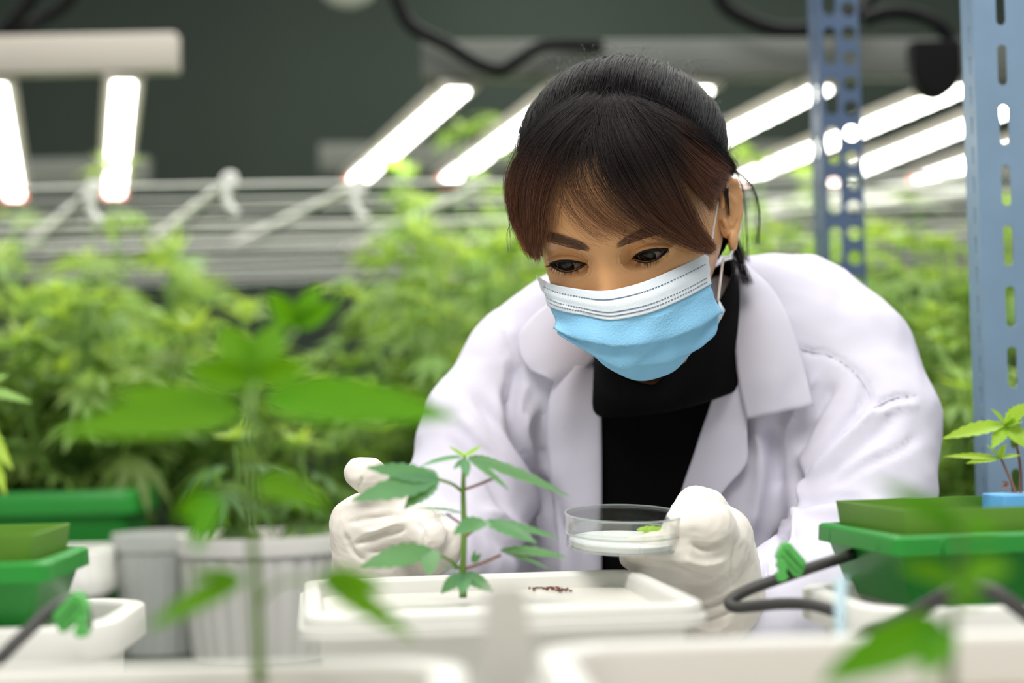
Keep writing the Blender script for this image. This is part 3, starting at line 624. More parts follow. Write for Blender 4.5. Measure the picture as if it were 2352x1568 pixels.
def eye_mat():
    m = bpy.data.materials.new('eyeball'); m.use_nodes = True; nt = m.node_tree; N = nt.nodes; L = nt.links; b = N['Principled BSDF']; b.inputs['Roughness'].default_value = 0.12; b.inputs['Specular IOR Level'].default_value = 0.3
    tc = N.new('ShaderNodeTexCoord'); sp = N.new('ShaderNodeSeparateXYZ'); L.new(tc.outputs['Object'], sp.inputs[0]); cb = N.new('ShaderNodeCombineXYZ'); L.new(sp.outputs[0], cb.inputs[0]); L.new(sp.outputs[2], cb.inputs[2])
    ln = N.new('ShaderNodeVectorMath'); ln.operation = 'LENGTH'; L.new(cb.outputs[0], ln.inputs[0]); mr = N.new('ShaderNodeMapRange'); mr.inputs[1].default_value = 0; mr.inputs[2].default_value = 0.0125; L.new(ln.outputs['Value'], mr.inputs[0])
    r = N.new('ShaderNodeValToRGB'); L.new(mr.outputs[0], r.inputs[0]); el = r.color_ramp.elements
    el[0].position = 0.0; el[0].color = (0.002, 0.002, 0.002, 1); el[1].position = 0.2; el[1].color = (0.004, 0.003, 0.003, 1)
    for p, c in ((0.24, (0.016, 0.009, 0.006, 1)), (0.46, (0.010, 0.006, 0.004, 1)), (0.53, (0.006, 0.004, 0.004, 1)), (0.575, (0.26, 0.21, 0.19, 1)), (1.0, (0.28, 0.18, 0.15, 1))):  # sclera stops greyed, with the lash shadow in their colour
        e_ = el.new(p); e_.color = c
    L.new(r.outputs[0], b.inputs['Base Color']); return m
M['eye'] = eye_mat()
def hair_mat(name, root, tip, v0=0.45, v1=1.9, sp=0.14):
    m = bpy.data.materials.new(name); m.use_nodes = True; nt = m.node_tree; N = nt.nodes; L = nt.links; b = N['Principled BSDF']; b.inputs['Roughness'].default_value = 0.38; b.inputs['Specular IOR Level'].default_value = sp
    ci = N.new('ShaderNodeHairInfo'); r = N.new('ShaderNodeValToRGB'); r.color_ramp.elements[0].position = 0.38; r.color_ramp.elements[0].color = (*srgb(root), 1); r.color_ramp.elements[1].color = (*srgb(tip), 1)
    mr = N.new('ShaderNodeMapRange'); mr.inputs[3].default_value = v0; mr.inputs[4].default_value = v1; L.new(ci.outputs['Random'], mr.inputs[0]); hs = N.new('ShaderNodeHueSaturation'); L.new(mr.outputs[0], hs.inputs['Value'])
    L.new(ci.outputs['Intercept'], r.inputs[0]); L.new(r.outputs[0], hs.inputs['Color']); L.new(hs.outputs[0], b.inputs['Base Color']); return m
M['hair'] = hair_mat('dark_hair', (20, 16, 17), (36, 27, 24)); M['hair_brown'] = hair_mat('brown_tipped_hair', (30, 24, 23), (106, 66, 45), 0.45, 2.3, 0.24); M['crown'] = hair_mat('crown_hair', (13, 10, 11), (15, 12, 12), 0.2, 2.6, 0.10); M['brow'] = hair_mat('eyebrow_hair', (104, 76, 62), (120, 90, 72))
M['cap'] = mat('hair_mass', (14, 11, 11), 0.8, 0.2, 60, spec=0.1)

def Rx(a): c, s = math.cos(a), math.sin(a); return np.array([[1, 0, 0], [0, c, -s], [0, s, c]])
def Ry(a): c, s = math.cos(a), math.sin(a); return np.array([[c, 0, s], [0, 1, 0], [-s, 0, c]])
HR = rotz(math.radians(-18.5))@Rx(math.radians(25.6))@Ry(math.radians(-4.2)); HO = U(1403, 583, 1.36)
def h2w(P): return np.asarray(P)@HR.T+HO
def w2h(P): return (np.asarray(P)-HO)@HR
HM = Matrix(((*HR[0], HO[0]), (*HR[1], HO[1]), (*HR[2], HO[2]), (0, 0, 0, 1)))
zt_ = np.array([-.27, -.2, -.15, -.135, -.124, -.115, -.107, -.098, -.085, -.07, -.05, -.03, -.01, .005, .018, .03, .05, .07, .09, .102, .109, .1135, .115])
fr_ = np.array([.05, .043, .036, .030, .024, .016, .006, -.008, -.018, -.023, -.0245, -.024, -.0225, -.021, -.0245, -.0255, -.0245, -.0185, -.003, .018, .036, .056, .075])
wd_ = np.array([.068, .050, .043, .041, .038, .033, .029, .029, .036, .046, .058, .0675, .070, .0715, .0725, .0735, .0725, .067, .054, .0405, .028, .0145, .0002])
bk_ = np.array([.155, .142, .135, .133, .132, .132, .132, .132, .133, .135, .141, .150, .158, .163, .166, .167, .165, .157, .139, .121, .106, .090, .0752])
ZD = np.linspace(-.27, .115, 1200)
def smooth1(y, w=18):
    k = np.exp(-0.5*(np.arange(-3*w, 3*w+1)/w)**2); k /= k.sum(); p = np.pad(y, 3*w, mode='edge'); return np.convolve(p, k, 'valid')
def tab(y):
    d = np.interp(ZD, zt_, y); s = smooth1(d, 14); m = np.clip((ZD-.098)/.01, 0, 1); return s*(1-m)+d*m
FR, WD, BK = tab(fr_), tab(wd_), tab(bk_)
EE = 0.86
def gs(x, z, x0, z0, sx, sz): return np.exp(-0.5*((x-x0)/sx)**2-0.5*((z-z0)/sz)**2)
def feat(x, z):
    ax = np.abs(x); f = -0.0045*gs(ax, z, .031, .0, .014, .0105)+0.0030*gs(ax, z, .032, .0215, .018, .006)+0.0012*gs(x, z, 0, .018, .010, .010)
    f += 0.0035*gs(ax, z, .043, -.030, .018, .016)-0.002*gs(ax, z, .062, .022, .012, .02)
    h = np.interp(z, [-.052, -.046, -.038, -.027, -.014, -.002, .006, .014, .022], [0, .012, .0195, .0165, .0105, .0062, .0042, .0022, 0]); s = np.interp(z, [-.05, -.038, -.025, -.01, .005, .02], [.011, .0105, .0088, .0075, .0072, .009])
    return f+h*np.exp(-0.5*(x/s)**2)
def hpt(s, z, off=0.0):
    s, z = np.broadcast_arrays(np.asarray(s, float), np.asarray(z, float))
    W = np.interp(z, ZD, WD); Fr = np.interp(z, ZD, FR); B = np.interp(z, ZD, BK); yc = .075+np.clip((-.09-z)/.06, 0, 1)*.012; sh = np.clip(-.098-z, 0, 1)*0.90
    sn, cs = np.sin(s), np.cos(s); x = W*np.sign(sn)*np.abs(sn)**EE
    y = np.where(cs > 0, yc-(yc-Fr)*np.abs(cs)**EE, yc+(B-yc)*np.abs(cs)**0.95)
    y = y-np.where(cs > 0, feat(x, z)*np.clip(cs*3, 0, 1), 0)
    return np.stack([x, y+sh, z], -1)
def face_y(x, z):
    W = np.interp(z, ZD, WD); Fr = np.interp(z, ZD, FR); sn = np.clip(np.abs(x)/W, 0, .999)**(1/EE); cs = np.sqrt(1-sn*sn)
    return .075-(.075-Fr)*cs**EE-feat(x, z)*np.clip(cs*3, 0, 1)
# columns denser at the face
sa = np.concatenate([np.linspace(-np.pi, -1.25, 50, endpoint=False), np.linspace(-1.25, 1.25, 170, endpoint=False), np.linspace(1.25, np.pi, 50, endpoint=False)])
za = np.concatenate([np.linspace(-.160, -.06, 56, endpoint=False), np.linspace(-.06, .06, 130, endpoint=False), .03+.085*np.sin(np.linspace(math.asin(.03/.085), np.pi/2, 60))]); za[-1] = .1149
SS, ZZ = np.meshgrid(sa, za); HG = hpt(SS, ZZ); nr_, nc_ = HG.shape[:2]
EC = (.0325, 0.0, 0.0); PA, PB, PZ = .0225, .0155, .0015
faces = []
for i in range(nr_-1):
    for j in range(nc_):
        q = (i*nc_+j, i*nc_+(j+1) % nc_, (i+1)*nc_+(j+1) % nc_, (i+1)*nc_+j); c = HG.reshape(-1, 3)[list(q)].mean(0)
        if c[1] < .02 and ((abs(c[0])-EC[0])/PA)**2+((c[2]-PZ)/PB)**2 < 0.80: continue
        faces.append(q)
faces.append(tuple(range((nr_-1)*nc_, nr_*nc_)))
head = MB().add(HG.reshape(-1, 3), faces)
def lid_y(x, z):
    x = np.clip(x, -.0138, .0142); z = np.clip(z, -.009, .009)
    return -.0140+x*x/(2*.0155)+z*z/(2*.017)
EYE = {}
for sg in (-1, 1):
    n = 60; t = np.linspace(0, 1, n); xo = -.0142+.0288*t; zc = -.0036+.0040*t
    zu = zc+.0053*np.sin(np.pi*t**0.9)**0.85; zl = zc-.0038*np.sin(np.pi*t**1.15)**0.9
    ox = np.concatenate([xo, xo[::-1][1:-1]]); oz = np.concatenate([zu, zl[::-1][1:-1]]); up_ = np.concatenate([np.ones(n), np.zeros(n-2)])
    th = np.arctan2((oz+0.0005)/.008, ox/.015); bx_ = PA*np.cos(th); bz_ = PZ+PB*np.sin(th)
    R = []; K = 22
    R.append(np.stack([sg*ox+sg*EC[0], lid_y(ox, oz)+.0022, oz], -1))
    for k in range(K+1):
        w = k/K; x = ox*(1-w)+bx_*w; z = oz*(1-w)+bz_*w; X = sg*x+sg*EC[0]
        sm = w*w*(3-2*w); y = lid_y(x, z)*(1-sm)+face_y(X, z)*sm
        y = y+up_*np.sin(np.pi*np.clip(th/np.pi, 0, 1))**0.6*(0.0016*np.exp(-((w-.36)/.07)**2)-0.0012*np.exp(-((w-.2)/.12)**2))
        y = y-(1-up_)*0.0007*np.exp(-((w-.2)/.12)**2)-0.0001*(k > K-4)
        R.append(np.stack([X, y, z], -1))
    R = [r if sg > 0 else r[::-1] for r in R]
    head.rings(R[::-1], cap0=False, cap1=False)
    EYE[sg] = (np.stack([sg*xo+sg*EC[0], lid_y(xo, zu)-.0002, zu], -1), np.stack([sg*xo+sg*EC[0], lid_y(xo, zl)-.0002, zl], -1))
# ears: implicit surface
def ear_fn(sg):
    C0 = np.array([.0745, .082, -.006])
    hel = [(.004, -.012, .012), (.007, -.006, .026), (.013, .006, .031), (.018, .018, .024), (.019, .021, .008), (.016, .017, -.008), (.011, .008, -.020), (.007, .0, -.028)]
    hel = [C0+np.array(p) for p in hel]
    anti = [C0+np.array(p) for p in [(.010, .004, .016), (.013, .012, .006), (.011, .009, -.008), (.007, .002, -.014)]]
    def fn(P):
        q = P*np.array([sg, 1, 1], np.float32); d = sd_ell(q, C0+np.array([.005, .006, .003]), (.0045, .019, .029), rotz(-0.75))
        for a, b in zip(hel[:-1], hel[1:]): d = smin(d, sd_cap(q, a, b, .0034, .0034), .003)
        for a, b in zip(anti[:-1], anti[1:]): d = smin(d, sd_cap(q, a, b, .0026, .0026), .003)
        d = smin(d, sd_ell(q, C0+np.array([.006, -.003, -.029]), (.0052, .009, .010)), .006)
        d = smin(d, sd_cap(q, C0+np.array([.003, -.013, -.004]), C0+np.array([.004, -.012, -.010]), .003, .003), .004)
        d = smin(d, sd_ell(q, C0+np.array([-.004, .004, -.002]), (.006, .016, .024)), .006)
        c = sd_ell(q, C0+np.array([.010, -.002, -.003]), (.007, .007, .011)); return np.maximum(d, -c)
    return fn
for sg in (-1, 1):
    c = np.array([sg*.080, .088, -.005]); v, f = surf_nets(ear_fn(sg), c-np.array([.024, .04, .05]), c+np.array([.026, .04, .05]), .0013); v = relax(v, f, 2); k_ = np.array([sg*.070, .080, -.008]); v = k_+(v-k_)*np.array([.60, .86, .80]); head.add(v, f)
PER = thing('person', 'woman in white lab coat, blue face mask and white gloves, leaning over the seedling', 'person', (0.2, 1.72, 0.0))
me = head.mesh('body')
def hobj(name, me, m, parent=None, **k):
    o = obj(name, me, m, parent or PER, **k); o.matrix_parent_inverse = Matrix.Translation(-PER.location) if (parent is None or parent is PER) else o.matrix_parent_inverse
    o.matrix_basis = HM; return o
BODY = hobj('body', me, M['skin'])
BODY['label'] = 'tan skin of forehead, ear and neck'
# eyes
for sg in (-1, 1):
    R = []; r = .0128
    for t in np.linspace(0.001, np.pi-0.001, 24):
        rr = r*(1+0.05*math.exp(-(t/0.42)**4)); a = np.linspace(0, 2*np.pi, 32, endpoint=False); R.append(np.stack([rr*math.sin(t)*np.cos(a), np.full(32, -rr*math.cos(t)), rr*math.sin(t)*np.sin(a)], -1))
    o = obj('eye', MB().rings(R), M['eye'], PER); o.matrix_parent_inverse = Matrix.Translation(-PER.location)
    G_ = HM @ Matrix.Translation((sg*EC[0], .0008, .0003)) @ Matrix.Rotation(math.radians(-8), 4, 'Z') @ Matrix.Rotation(math.radians(9), 4, 'X'); o.matrix_basis = G_
# strand helper
def strands(name, curves, m, parent=PER, r0=.00006, r1=.00003, label=None):
    hc = bpy.data.hair_curves.new(name); hc.add_curves([len(c) for c in curves]); P = np.vstack(curves).astype(np.float32)
    hc.attributes['position'].data.foreach_set('vector', P.ravel())
    rad = np.concatenate([np.linspace(r0, r1, len(c)) for c in curves]).astype(np.float32)
    at = hc.attributes.get('radius') or hc.attributes.new('radius', 'FLOAT', 'POINT'); at.data.foreach_set('value', rad)
    hc.materials.append(m); o = bpy.data.objects.new(name, hc); COL.objects.link(o); o.parent = parent; o.matrix_parent_inverse = Matrix.Translation(-PER.location)
    if label: o['label'] = label
    return o
# lashes and lid line
for sg in (-1, 1):
    upm, lom = EYE[sg]; cs = []
    o = obj('eyelid_line', MB().tube(h2w(upm), [.0004, .0011, .0013, .0010], 6, 60), M['eye_dark'], PER, world=True)
    obj('eyelid_line', MB().tube(h2w(lom[4:-2]+np.array([0, -.0001, -.0002])), [.0003, .0005, .0007], 6, 50), M['eye_dark'], PER, world=True)
    for i in range(120):
        t = rng.uniform(.12, 1.0); p = np.array([np.interp(t, np.linspace(0, 1, 60), upm[:, k]) for k in range(3)])
        L = .0075*(0.6+0.6*t)*rng.uniform(.7, 1.1); out = np.array([sg*(t-.42)*1.1+rng.normal(0, .12), -1.0, -0.25+rng.normal(0, .1)]); out /= np.linalg.norm(out)
        u_ = np.linspace(0, 1, 6)[:, None]; cs.append(h2w(p+out*L*u_+np.array([0, 0, 1])*L*0.5*(u_**2-0.5*u_)))
    for i in range(55):
        t = rng.uniform(.15, .97); p = np.array([np.interp(t, np.linspace(0, 1, 60), lom[:, k]) for k in range(3)])
        L = .0048*rng.uniform(.6, 1.1); out = np.array([sg*(t-.4)*1.0+rng.normal(0, .15), -0.7, -0.75]); out /= np.linalg.norm(out); u_ = np.linspace(0, 1, 5)[:, None]; cs.append(h2w(p+out*L*u_))
    strands('eyelashes', cs, M['hair'], r0=.00011, r1=.00003)
# ray casting onto implicit head shells, used to lay hair on the head
def bvh(v, f): return BVHTree.FromPolygons([Vector(p) for p in v], [tuple(int(i) for i in q) for q in f])
allf = [(i*nc_+j, i*nc_+(j+1) % nc_, (i+1)*nc_+(j+1) % nc_, (i+1)*nc_+j) for i in range(nr_-1) for j in range(nc_)]
BV_BODY = bvh(h2w(np.vstack(head.v)), head.f); skull_w = h2w(HG.reshape(-1, 3)); BV_SKIN = bvh(skull_w[:], allf)
def shell(o_top, o_side, o_front):
    P = HG.reshape(-1, 3).copy(); c = np.array([0, .075, .02]); d = P-c; L = np.linalg.norm(d, axis=1)[:, None]; n = d/L
    top = np.clip(n[:, 2], 0, 1); side = np.abs(n[:, 0]); fr = np.clip(-n[:, 1], 0, 1)
    off = o_front+(o_top-o_front)*top**1.2*1.0+(o_side-o_front)*side*(1-top); return P+n*off[:, None]
HAIRSH = shell(.011, .010, .006); BV_HLOC = bvh(HAIRSH, allf+[tuple(range((nr_-1)*nc_, nr_*nc_))]); BV_HAIR = bvh(h2w(HAIRSH), allf)
def cast(px, py, bv, lift=0.0, last=None):
    v = ray(px, py); v = v/np.linalg.norm(v); hit = bv.ray_cast(Vector(CAM), Vector(v))
    if hit[0] is not None: return np.array(hit[0])-v*lift
    return None
def cast_path(pts, bv, n=14, lift=0.0):
    P = smooth_path(pts, n); out = [cast(p[0], p[1], bv) for p in P]; ok = [i for i, q in enumerate(out) if q is not None]
    if not ok: return np.array([U(p[0], p[1], 1.42) for p in P])
    dd = np.interp(np.arange(n), ok, [out[i][1] for i in ok])
    dd = smooth1(dd, 1) if n > 8 else dd
    Q = np.array([U(p[0], p[1], d_) for p, d_ in zip(P, dd)]); return Q
def lock(guides, count, n=14, bv=None, jit=4.0, thick=0.005, tie=None, wob=2.0, trim=0.12):
    """strands between neighbouring guides; each guide is a list of photo points laid on the hair shell"""
    bv = bv or BV_HAIR; G = [cast_path(g, bv, n) for g in guides]; out = []
    for _ in range(count):
        s = rng.uniform(0, len(G)-1-1e-6); i = int(s); t = s-i
        # clumping
        t = min(max(t+0.05*math.sin(t*34+i*7), 0), 1); cl = math.sin(s*53.1)+math.sin(s*97.7+1.3); c = G[i]*(1-t)+G[i+1]*t; k = np.linspace(0, 1, n)[:, None]
        j0 = rng.normal(0, jit*0.0008, 3); j1 = rng.normal(0, jit*0.00033, 3); ph = rng.uniform(0, 6.28, 3); am = wob*0.00033*rng.normal(0, 1, 3)
        lift = (rng.uniform(-0.3, 1.0)*thick+cl*.0009)*np.sin(np.clip(k*1.2, 0, 1)*np.pi/2); vd = c-CAM; vd /= np.linalg.norm(vd, axis=1)[:, None]
        c = c+j0*(1-k)+j1*k+am*np.sin(k*5+ph)*k-vd*lift
        if trim: 
            e_ = max(5, int(n*(1-trim*rng.uniform(0, 1)**1.2))); c = smooth_path(c[:e_], n) if e_ < n else c
        if tie is not None: c = np.vstack([c, tie(c[-1], c[-2])])
        out.append(c)
    return out
# ------------------------------------------------------------------ hair
def hairline(s, z):
    a = np.abs(np.mod(s+np.pi, 2*np.pi)-np.pi); return z > np.interp(a, [0, .5, .8, 1.0, 1.2, 1.45, 1.7, 2.2, 3.15], [.082, .080, .070, .058, .044, .022, -.02, -.065, -.085])
idxm = hairline(SS, ZZ)
cap_v = shell(.0075, .0075, .002)
SP = [(w2h(cast(1385, 240, BV_HAIR)), .013), (w2h(cast(1492, 270, BV_HAIR)), .009)]
idxm = idxm & np.all([np.linalg.norm(cap_v-p_, axis=1) > r_ for p_, r_ in SP], axis=0).reshape(idxm.shape)
cf = [q for q in allf if all(idxm.ravel()[k] for k in q)]+[tuple(range((nr_-1)*nc_, nr_*nc_))]
used = sorted({k for q in cf for k in q}); mp_ = {k: i for i, k in enumerate(used)}
hobj('hair_base', MB().add(cap_v[used], [tuple(mp_[k] for k in q) for q in cf]), M['cap'])
TIE = h2w(np.array([0.0, .196, .055]))
def tie_back(a, b_):
    c = np.array([0, .075, .02]); p = w2h(a)-c; q = np.array([0, .196, .055])+rng.normal(0, .005, 3)-c; r0, r1 = np.linalg.norm(p), np.linalg.norm(q); o_ = []
    for t in (0.2, 0.4, 0.6, 0.8, 1.0):
        d = p/r0*(1-t)+q/r1*t; d /= np.linalg.norm(d); o_.append(c+d*(r0*(1-t)+r1*t+.004*math.sin(math.pi*t)))
    return h2w(np.array(o_))
DK = []; BR = []; CROWN_BULGE = .0025
def crown(roots, count, bulge, n=18):
    c = np.array([0, .075, .02]); q = np.array([0, .196, .055])-c; r1 = np.linalg.norm(q); out = []; R = [w2h(cast(p[0], p[1], BV_HAIR, -.004)) for p in smooth_path(roots, 60)]
    for _ in range(count):
        s_ = rng.uniform(0, len(R)-1.001); i = int(s_); p = R[i]*(1-(s_-i))+R[i+1]*(s_-i)-c; r0 = np.linalg.norm(p); jr = rng.normal(0, .0028, 3); cl = math.sin(s_*5.3)+0.8*math.sin(s_*9.1+2)+.6*math.sin(s_*17.3)
        p = p+jr; g = rng.uniform(-.5, 1)*.0025; o_ = []; qq = q/r1+rng.normal(0, .05, 3); start = rng.uniform(0, .22)**1.5; wv = rng.normal(0, .0006); ph = rng.uniform(0, 6)
        for t in np.linspace(start, 1.0, n):
            d = p/r0*(1-t)+qq*t; d /= np.linalg.norm(d); h_ = BV_HLOC.ray_cast(Vector(c), Vector(d)); rr = h_[3] if h_[0] is not None else r1
            w_ = max(0, (t-.72)/.28)**2; rr = rr*(1-w_)+r1*w_; o_.append(c+d*(rr-.003*(1-min(t*5, 1))+(bulge+g+cl*.0011)*math.sin(math.pi*min(t*1.05, 1))+wv*math.sin(t*9+ph)))
        out.append(h2w(np.array(o_)))
    return out
CR_ROOTS = [(1206, 385), (1236, 338), (1288, 290), (1340, 246), (1388, 222), (1440, 226), (1490, 252), (1550, 302), (1604, 350), (1644, 395)]
CW = crown(CR_ROOTS, 5200, CROWN_BULGE)
strands('crown_hair', CW, M['crown'], r0=.00014, r1=.00012, label='black hair swept back over the crown')
D_ = [[(1440, 246), (1520, 262), (1590, 300), (1640, 345), (1672, 385)], [(1445, 256), (1525, 300), (1590, 350), (1645, 390), (1686, 410)], [(1455, 266), (1528, 318), (1584, 368), (1635, 408), (1676, 428)],
      [(1465, 280), (1530, 335), (1582, 388), (1625, 432), (1656, 456)], [(1480, 296), (1538, 352), (1584, 405), (1618, 455), (1642, 500)]]
BR += lock(D_, 5200, 14, jit=5, thick=.005, wob=4, trim=.35)
D2 = [[(1560, 290), (1625, 320), (1668, 360), (1694, 396)], [(1560, 320), (1625, 350), (1665, 385), (1690, 408)]]
DK += lock(D2, 900, 10, jit=5, thick=.004)
C_ = [[(1335, 246), (1262, 290), (1205, 350), (1172, 420), (1178, 490), (1200, 545), (1218, 592)], [(1355, 250), (1275, 305), (1222, 370), (1196, 440), (1198, 510), (1214, 560), (1230, 600)],
      [(1372, 256), (1295, 320), (1246, 390), (1226, 460), (1222, 530), (1230, 575), (1238, 604)], [(1380, 262), (1300, 330), (1254, 400), (1238, 470), (1234, 540), (1238, 590)]]
BR += lock(C_, 5200, 16, jit=6, thick=.006, wob=6, trim=.4)
BR += lock([C_[2], [(1385, 262), (1325, 340), (1290, 420), (1272, 500), (1262, 560)]], 160, 16, jit=8, thick=.004, wob=8)
B_ = [[(1388, 260), (1378, 325), (1398, 402), (1454, 482), (1545, 540), (1628, 572)], [(1402, 256), (1424, 325), (1470, 412), (1528, 492), (1588, 550), (1640, 580)],
      [(1415, 244), (1450, 310), (1502, 400), (1550, 480), (1600, 545), (1643, 582)], [(1434, 256), (1488, 308), (1535, 385), (1575, 470), (1612, 540), (1645, 578)]]
BR += lock(B_[1:], 5200, 18, jit=5, thick=.008, wob=5)
BR += lock(B_[:2], 520, 18, jit=7, thick=.006, wob=6)
B0 = [[(1372, 262), (1322, 340), (1302, 400), (1322, 460), (1380, 520), (1460, 548)], B_[0]]
BR += lock(B0, 240, 18, jit=8, thick=.004, wob=8)
BR += lock([[(1366, 262), (1300, 345), (1284, 420), (1300, 490), (1350, 540), (1400, 560)], B0[0]], 70, 18, jit=10, thick=.003, wob=10)
BR += lock([B_[3], [(1445, 255), (1510, 330), (1560, 420), (1600, 500), (1630, 560)]], 60, 16, jit=8, thick=.004, wob=8)
# roots on the forehead edge and parting
DK += lock([[(1300, 318), (1330, 285), (1352, 262)], [(1345, 300), (1372, 270), (1388, 248)], [(1400, 300), (1412, 270), (1420, 245)], [(1450, 300), (1450, 275), (1448, 250)]], 500, 6, jit=6, thick=.002)
# wisps
def wisp(pts, cnt, d, jit=6, n=14):
    o = []
    for _ in range(cnt):
        j = rng.normal(0, jit, 2); P = smooth_path([(p[0]+j[0]*(0.3+k*0.25)+rng.normal(0, jit*.2), p[1]+j[1]*0.5) for k, p in enumerate(pts)], n); o.append(np.array([U(p[0], p[1], d+rng.normal(0, .004)) for p in P]))
    return o
DK += wisp([(1686, 392), (1712, 410), (1732, 440), (1741, 490), (1738, 560)], 26, 1.46, 3)
DK += wisp([(1694, 398), (1706, 440), (1712, 520), (1716, 600)], 14, 1.46, 4)
DK += wisp([(1672, 540), (1690, 580), (1704, 620), (1715, 650)], 160, 1.475, 9)
DK += wisp([(1660, 500), (1690, 560), (1705, 600)], 200, 1.485, 10)
for _ in range(46):
    x = rng.uniform(1240, 1640); y = 140+((x-1430)/250)**2*95; a = rng.normal(0, 35); h = rng.uniform(10, 45)
    DK += wisp([(x, y+22), (x+a*.3, y-h*.5), (x+a, y-h), (x+a*1.6, y-h*rng.uniform(.6, 1.1))], 1, 1.45, 1)
for _ in range(40):
    y = rng.uniform(230, 400); x = 1632+(y-230)*0.3; DK += wisp([(x, y), (x+rng.uniform(5, 22), y+rng.normal(0, 14)), (x+rng.uniform(10, 40), y+rng.uniform(-20, 40))], 1, 1.45, 1)
for _ in range(24):
    y = rng.uniform(400, 580); DK += wisp([(1180, y-60), (1172-rng.uniform(0, 8), y-20), (1178-rng.uniform(0, 14), y+25)], 1, 1.36, 2)
strands('hair', DK, M['hair'], r0=.00011, r1=.00006, label='dark loose hair at the sides and wisps')
strands('fringe', BR, M['hair_brown'], r0=.00009, r1=.00005, label='brown tipped fringe sweeping across the forehead')
# ponytail behind the head
PT = []
for _ in range(900):
    j = rng.normal(0, .010, 3); P = smooth_path([TIE, TIE+np.array([0, .035, .012])+j*0.6, TIE+np.array([0.01, .065, -.03])+j, TIE+np.array([0.015, .075, -.10])+j*1.3, TIE+np.array([0.015, .07, -.17])+j*0.8], 12); PT.append(P)
strands('ponytail', PT, M['hair'], r0=.00012, r1=.00006)
# brows
def brow(guides, cnt):
    c = []; G = [cast_path(g, BV_BODY, 20) for g in guides]
    for _ in range(cnt):
        s = rng.uniform(0, len(G)-1-1e-6); i = int(s); t = s-i; k = int(rng.integers(0, 16)); k = k if rng.random() < min(1, .35+k*.13) else int(rng.integers(3, 14)); g = G[i]*(1-t)+G[i+1]*t; p = g[k]; q = g[min(k+5, 19)]
        vd = CAM-p; vd /= np.linalg.norm(vd); up = np.array([0, 0, 1.0]); u_ = np.linspace(0, 1, 5)[:, None]
        kk = np.clip(k+np.linspace(0, 5*rng.uniform(.6, 1.1), 5)+rng.uniform(-.5, .5), 0, 19); pth = np.stack([np.interp(kk, np.arange(20), g[:, m_]) for m_ in range(3)], -1); c.append(pth+vd*(.0006+.0075*t*(1-t))+vd*.0007*np.sin(u_*np.pi)+up*rng.normal(0.0006, .0008)*u_)
    return c
strands('eyebrow', brow([[(1356, 571), (1335, 557), (1300, 544), (1262, 533), (1234, 528)], [(1352, 578), (1332, 574), (1300, 567), (1264, 557), (1238, 549)]], 560), M['brow'], r0=.00007, r1=.00003)
strands('eyebrow', brow([[(1412, 564), (1440, 544), (1475, 527), (1515, 515), (1565, 514)], [(1416, 571), (1442, 561), (1478, 549), (1518, 538), (1566, 532)]], 560), M['brow'], r0=.00007, r1=.00003)
# ------------------------------------------------------------------ mask
MC = np.array([0, .062, -.052]); MS = np.array([.0715, .112, .078])
def on_mask(px, py):
    v = ray(px, py); v /= np.linalg.norm(v); o_ = (w2h(CAM)-MC)/MS; d_ = (v@HR)/MS; a = d_@d_; b_ = o_@d_; c_ = o_@o_-1; di = b_*b_-a*c_
    t = (-b_-math.sqrt(di))/a if di > 0 else -b_/a
    P = o_+d_*t; N_ = P/MS; N_ = (N_@HR.T); N_ /= np.linalg.norm(N_); return CAM+v*t, N_
nu, nv = 72, 80
top_c = smooth_path([(1234, 633), (1270, 652), (1330, 664), (1385, 669), (1440, 660), (1500, 640), (1570, 608), (1622, 582)], nu)
bot_c = smooth_path([(1298, 764), (1345, 800), (1392, 840), (1440, 868), (1482, 869), (1522, 862), (1560, 838), (1604, 795)], nu)
lef_c = smooth_path([(1234, 633), (1250, 663), (1264, 702), (1280, 740), (1298, 764)], nv); rig_c = smooth_path([(1622, 582), (1630, 640), (1640, 688), (1645, 722), (1630, 760), (1604, 795)], nv)
uu = np.linspace(0, 1, nu); vv = np.linspace(0, 1, nv); Pm = np.zeros((nv, nu, 2))
for i, v in enumerate(vv):
    for j, u in enumerate(uu):
        Pm[i, j] = (1-v)*top_c[j]+v*bot_c[j]+(1-u)*lef_c[i]+u*rig_c[i]-((1-u)*(1-v)*top_c[0]+u*(1-v)*top_c[-1]+(1-u)*v*bot_c[0]+u*v*bot_c[-1])
W3 = np.zeros((nv, nu, 3)); N3 = np.zeros((nv, nu, 3))
for i in range(nv):
    for j in range(nu): W3[i, j], N3[i, j] = on_mask(*Pm[i, j])
f1 = np.interp(uu, [0, .25, .5, .75, 1], [.86, .64, .545, .55, .57]); f2 = np.interp(uu, [0, .25, .5, .75, 1], [.97, .86, .79, .80, .84]); f0 = np.interp(uu, [0, .25, .5, .75, 1], [.50, .34, .275, .25, .245])
Hh = np.zeros((nv, nu))
for f_, amp in ((f1, .0046), (f2, .0042)):
    dv = f_[None, :]-vv[:, None]; Hh += np.where(dv >= 0, amp*np.exp(-(dv/.13)**2), 0)
Hh += .0012*np.sin(uu*9+2)[None, :]*np.sin(vv*7)[:, None]+.0007*np.sin(uu[None, :]*23+vv[:, None]*14)*(vv[:, None] > .3)
dg = np.abs((uu[None, :]-.55)+(vv[:, None]-.72)*0.9); Hh += -.0012*np.exp(-(dg/.03)**2)*((vv > .58) & (vv < .8))[:, None]
W3 = W3+N3*Hh[..., None]
WB = np.zeros((60, nu, 3))
for j in range(nu):
    t = np.linspace(f0[j]*.82, 1, 60)
    for k in range(3): WB[:, j, k] = np.interp(t, vv, W3[:, j, k])
mk = obj('face_mask', MB().grid(WB), M['mask_blue'], PER, world=True, label='blue pleated surgical mask'); solid(mk, .0008)
nb = 24; BG = np.zeros((nb, nu, 3))
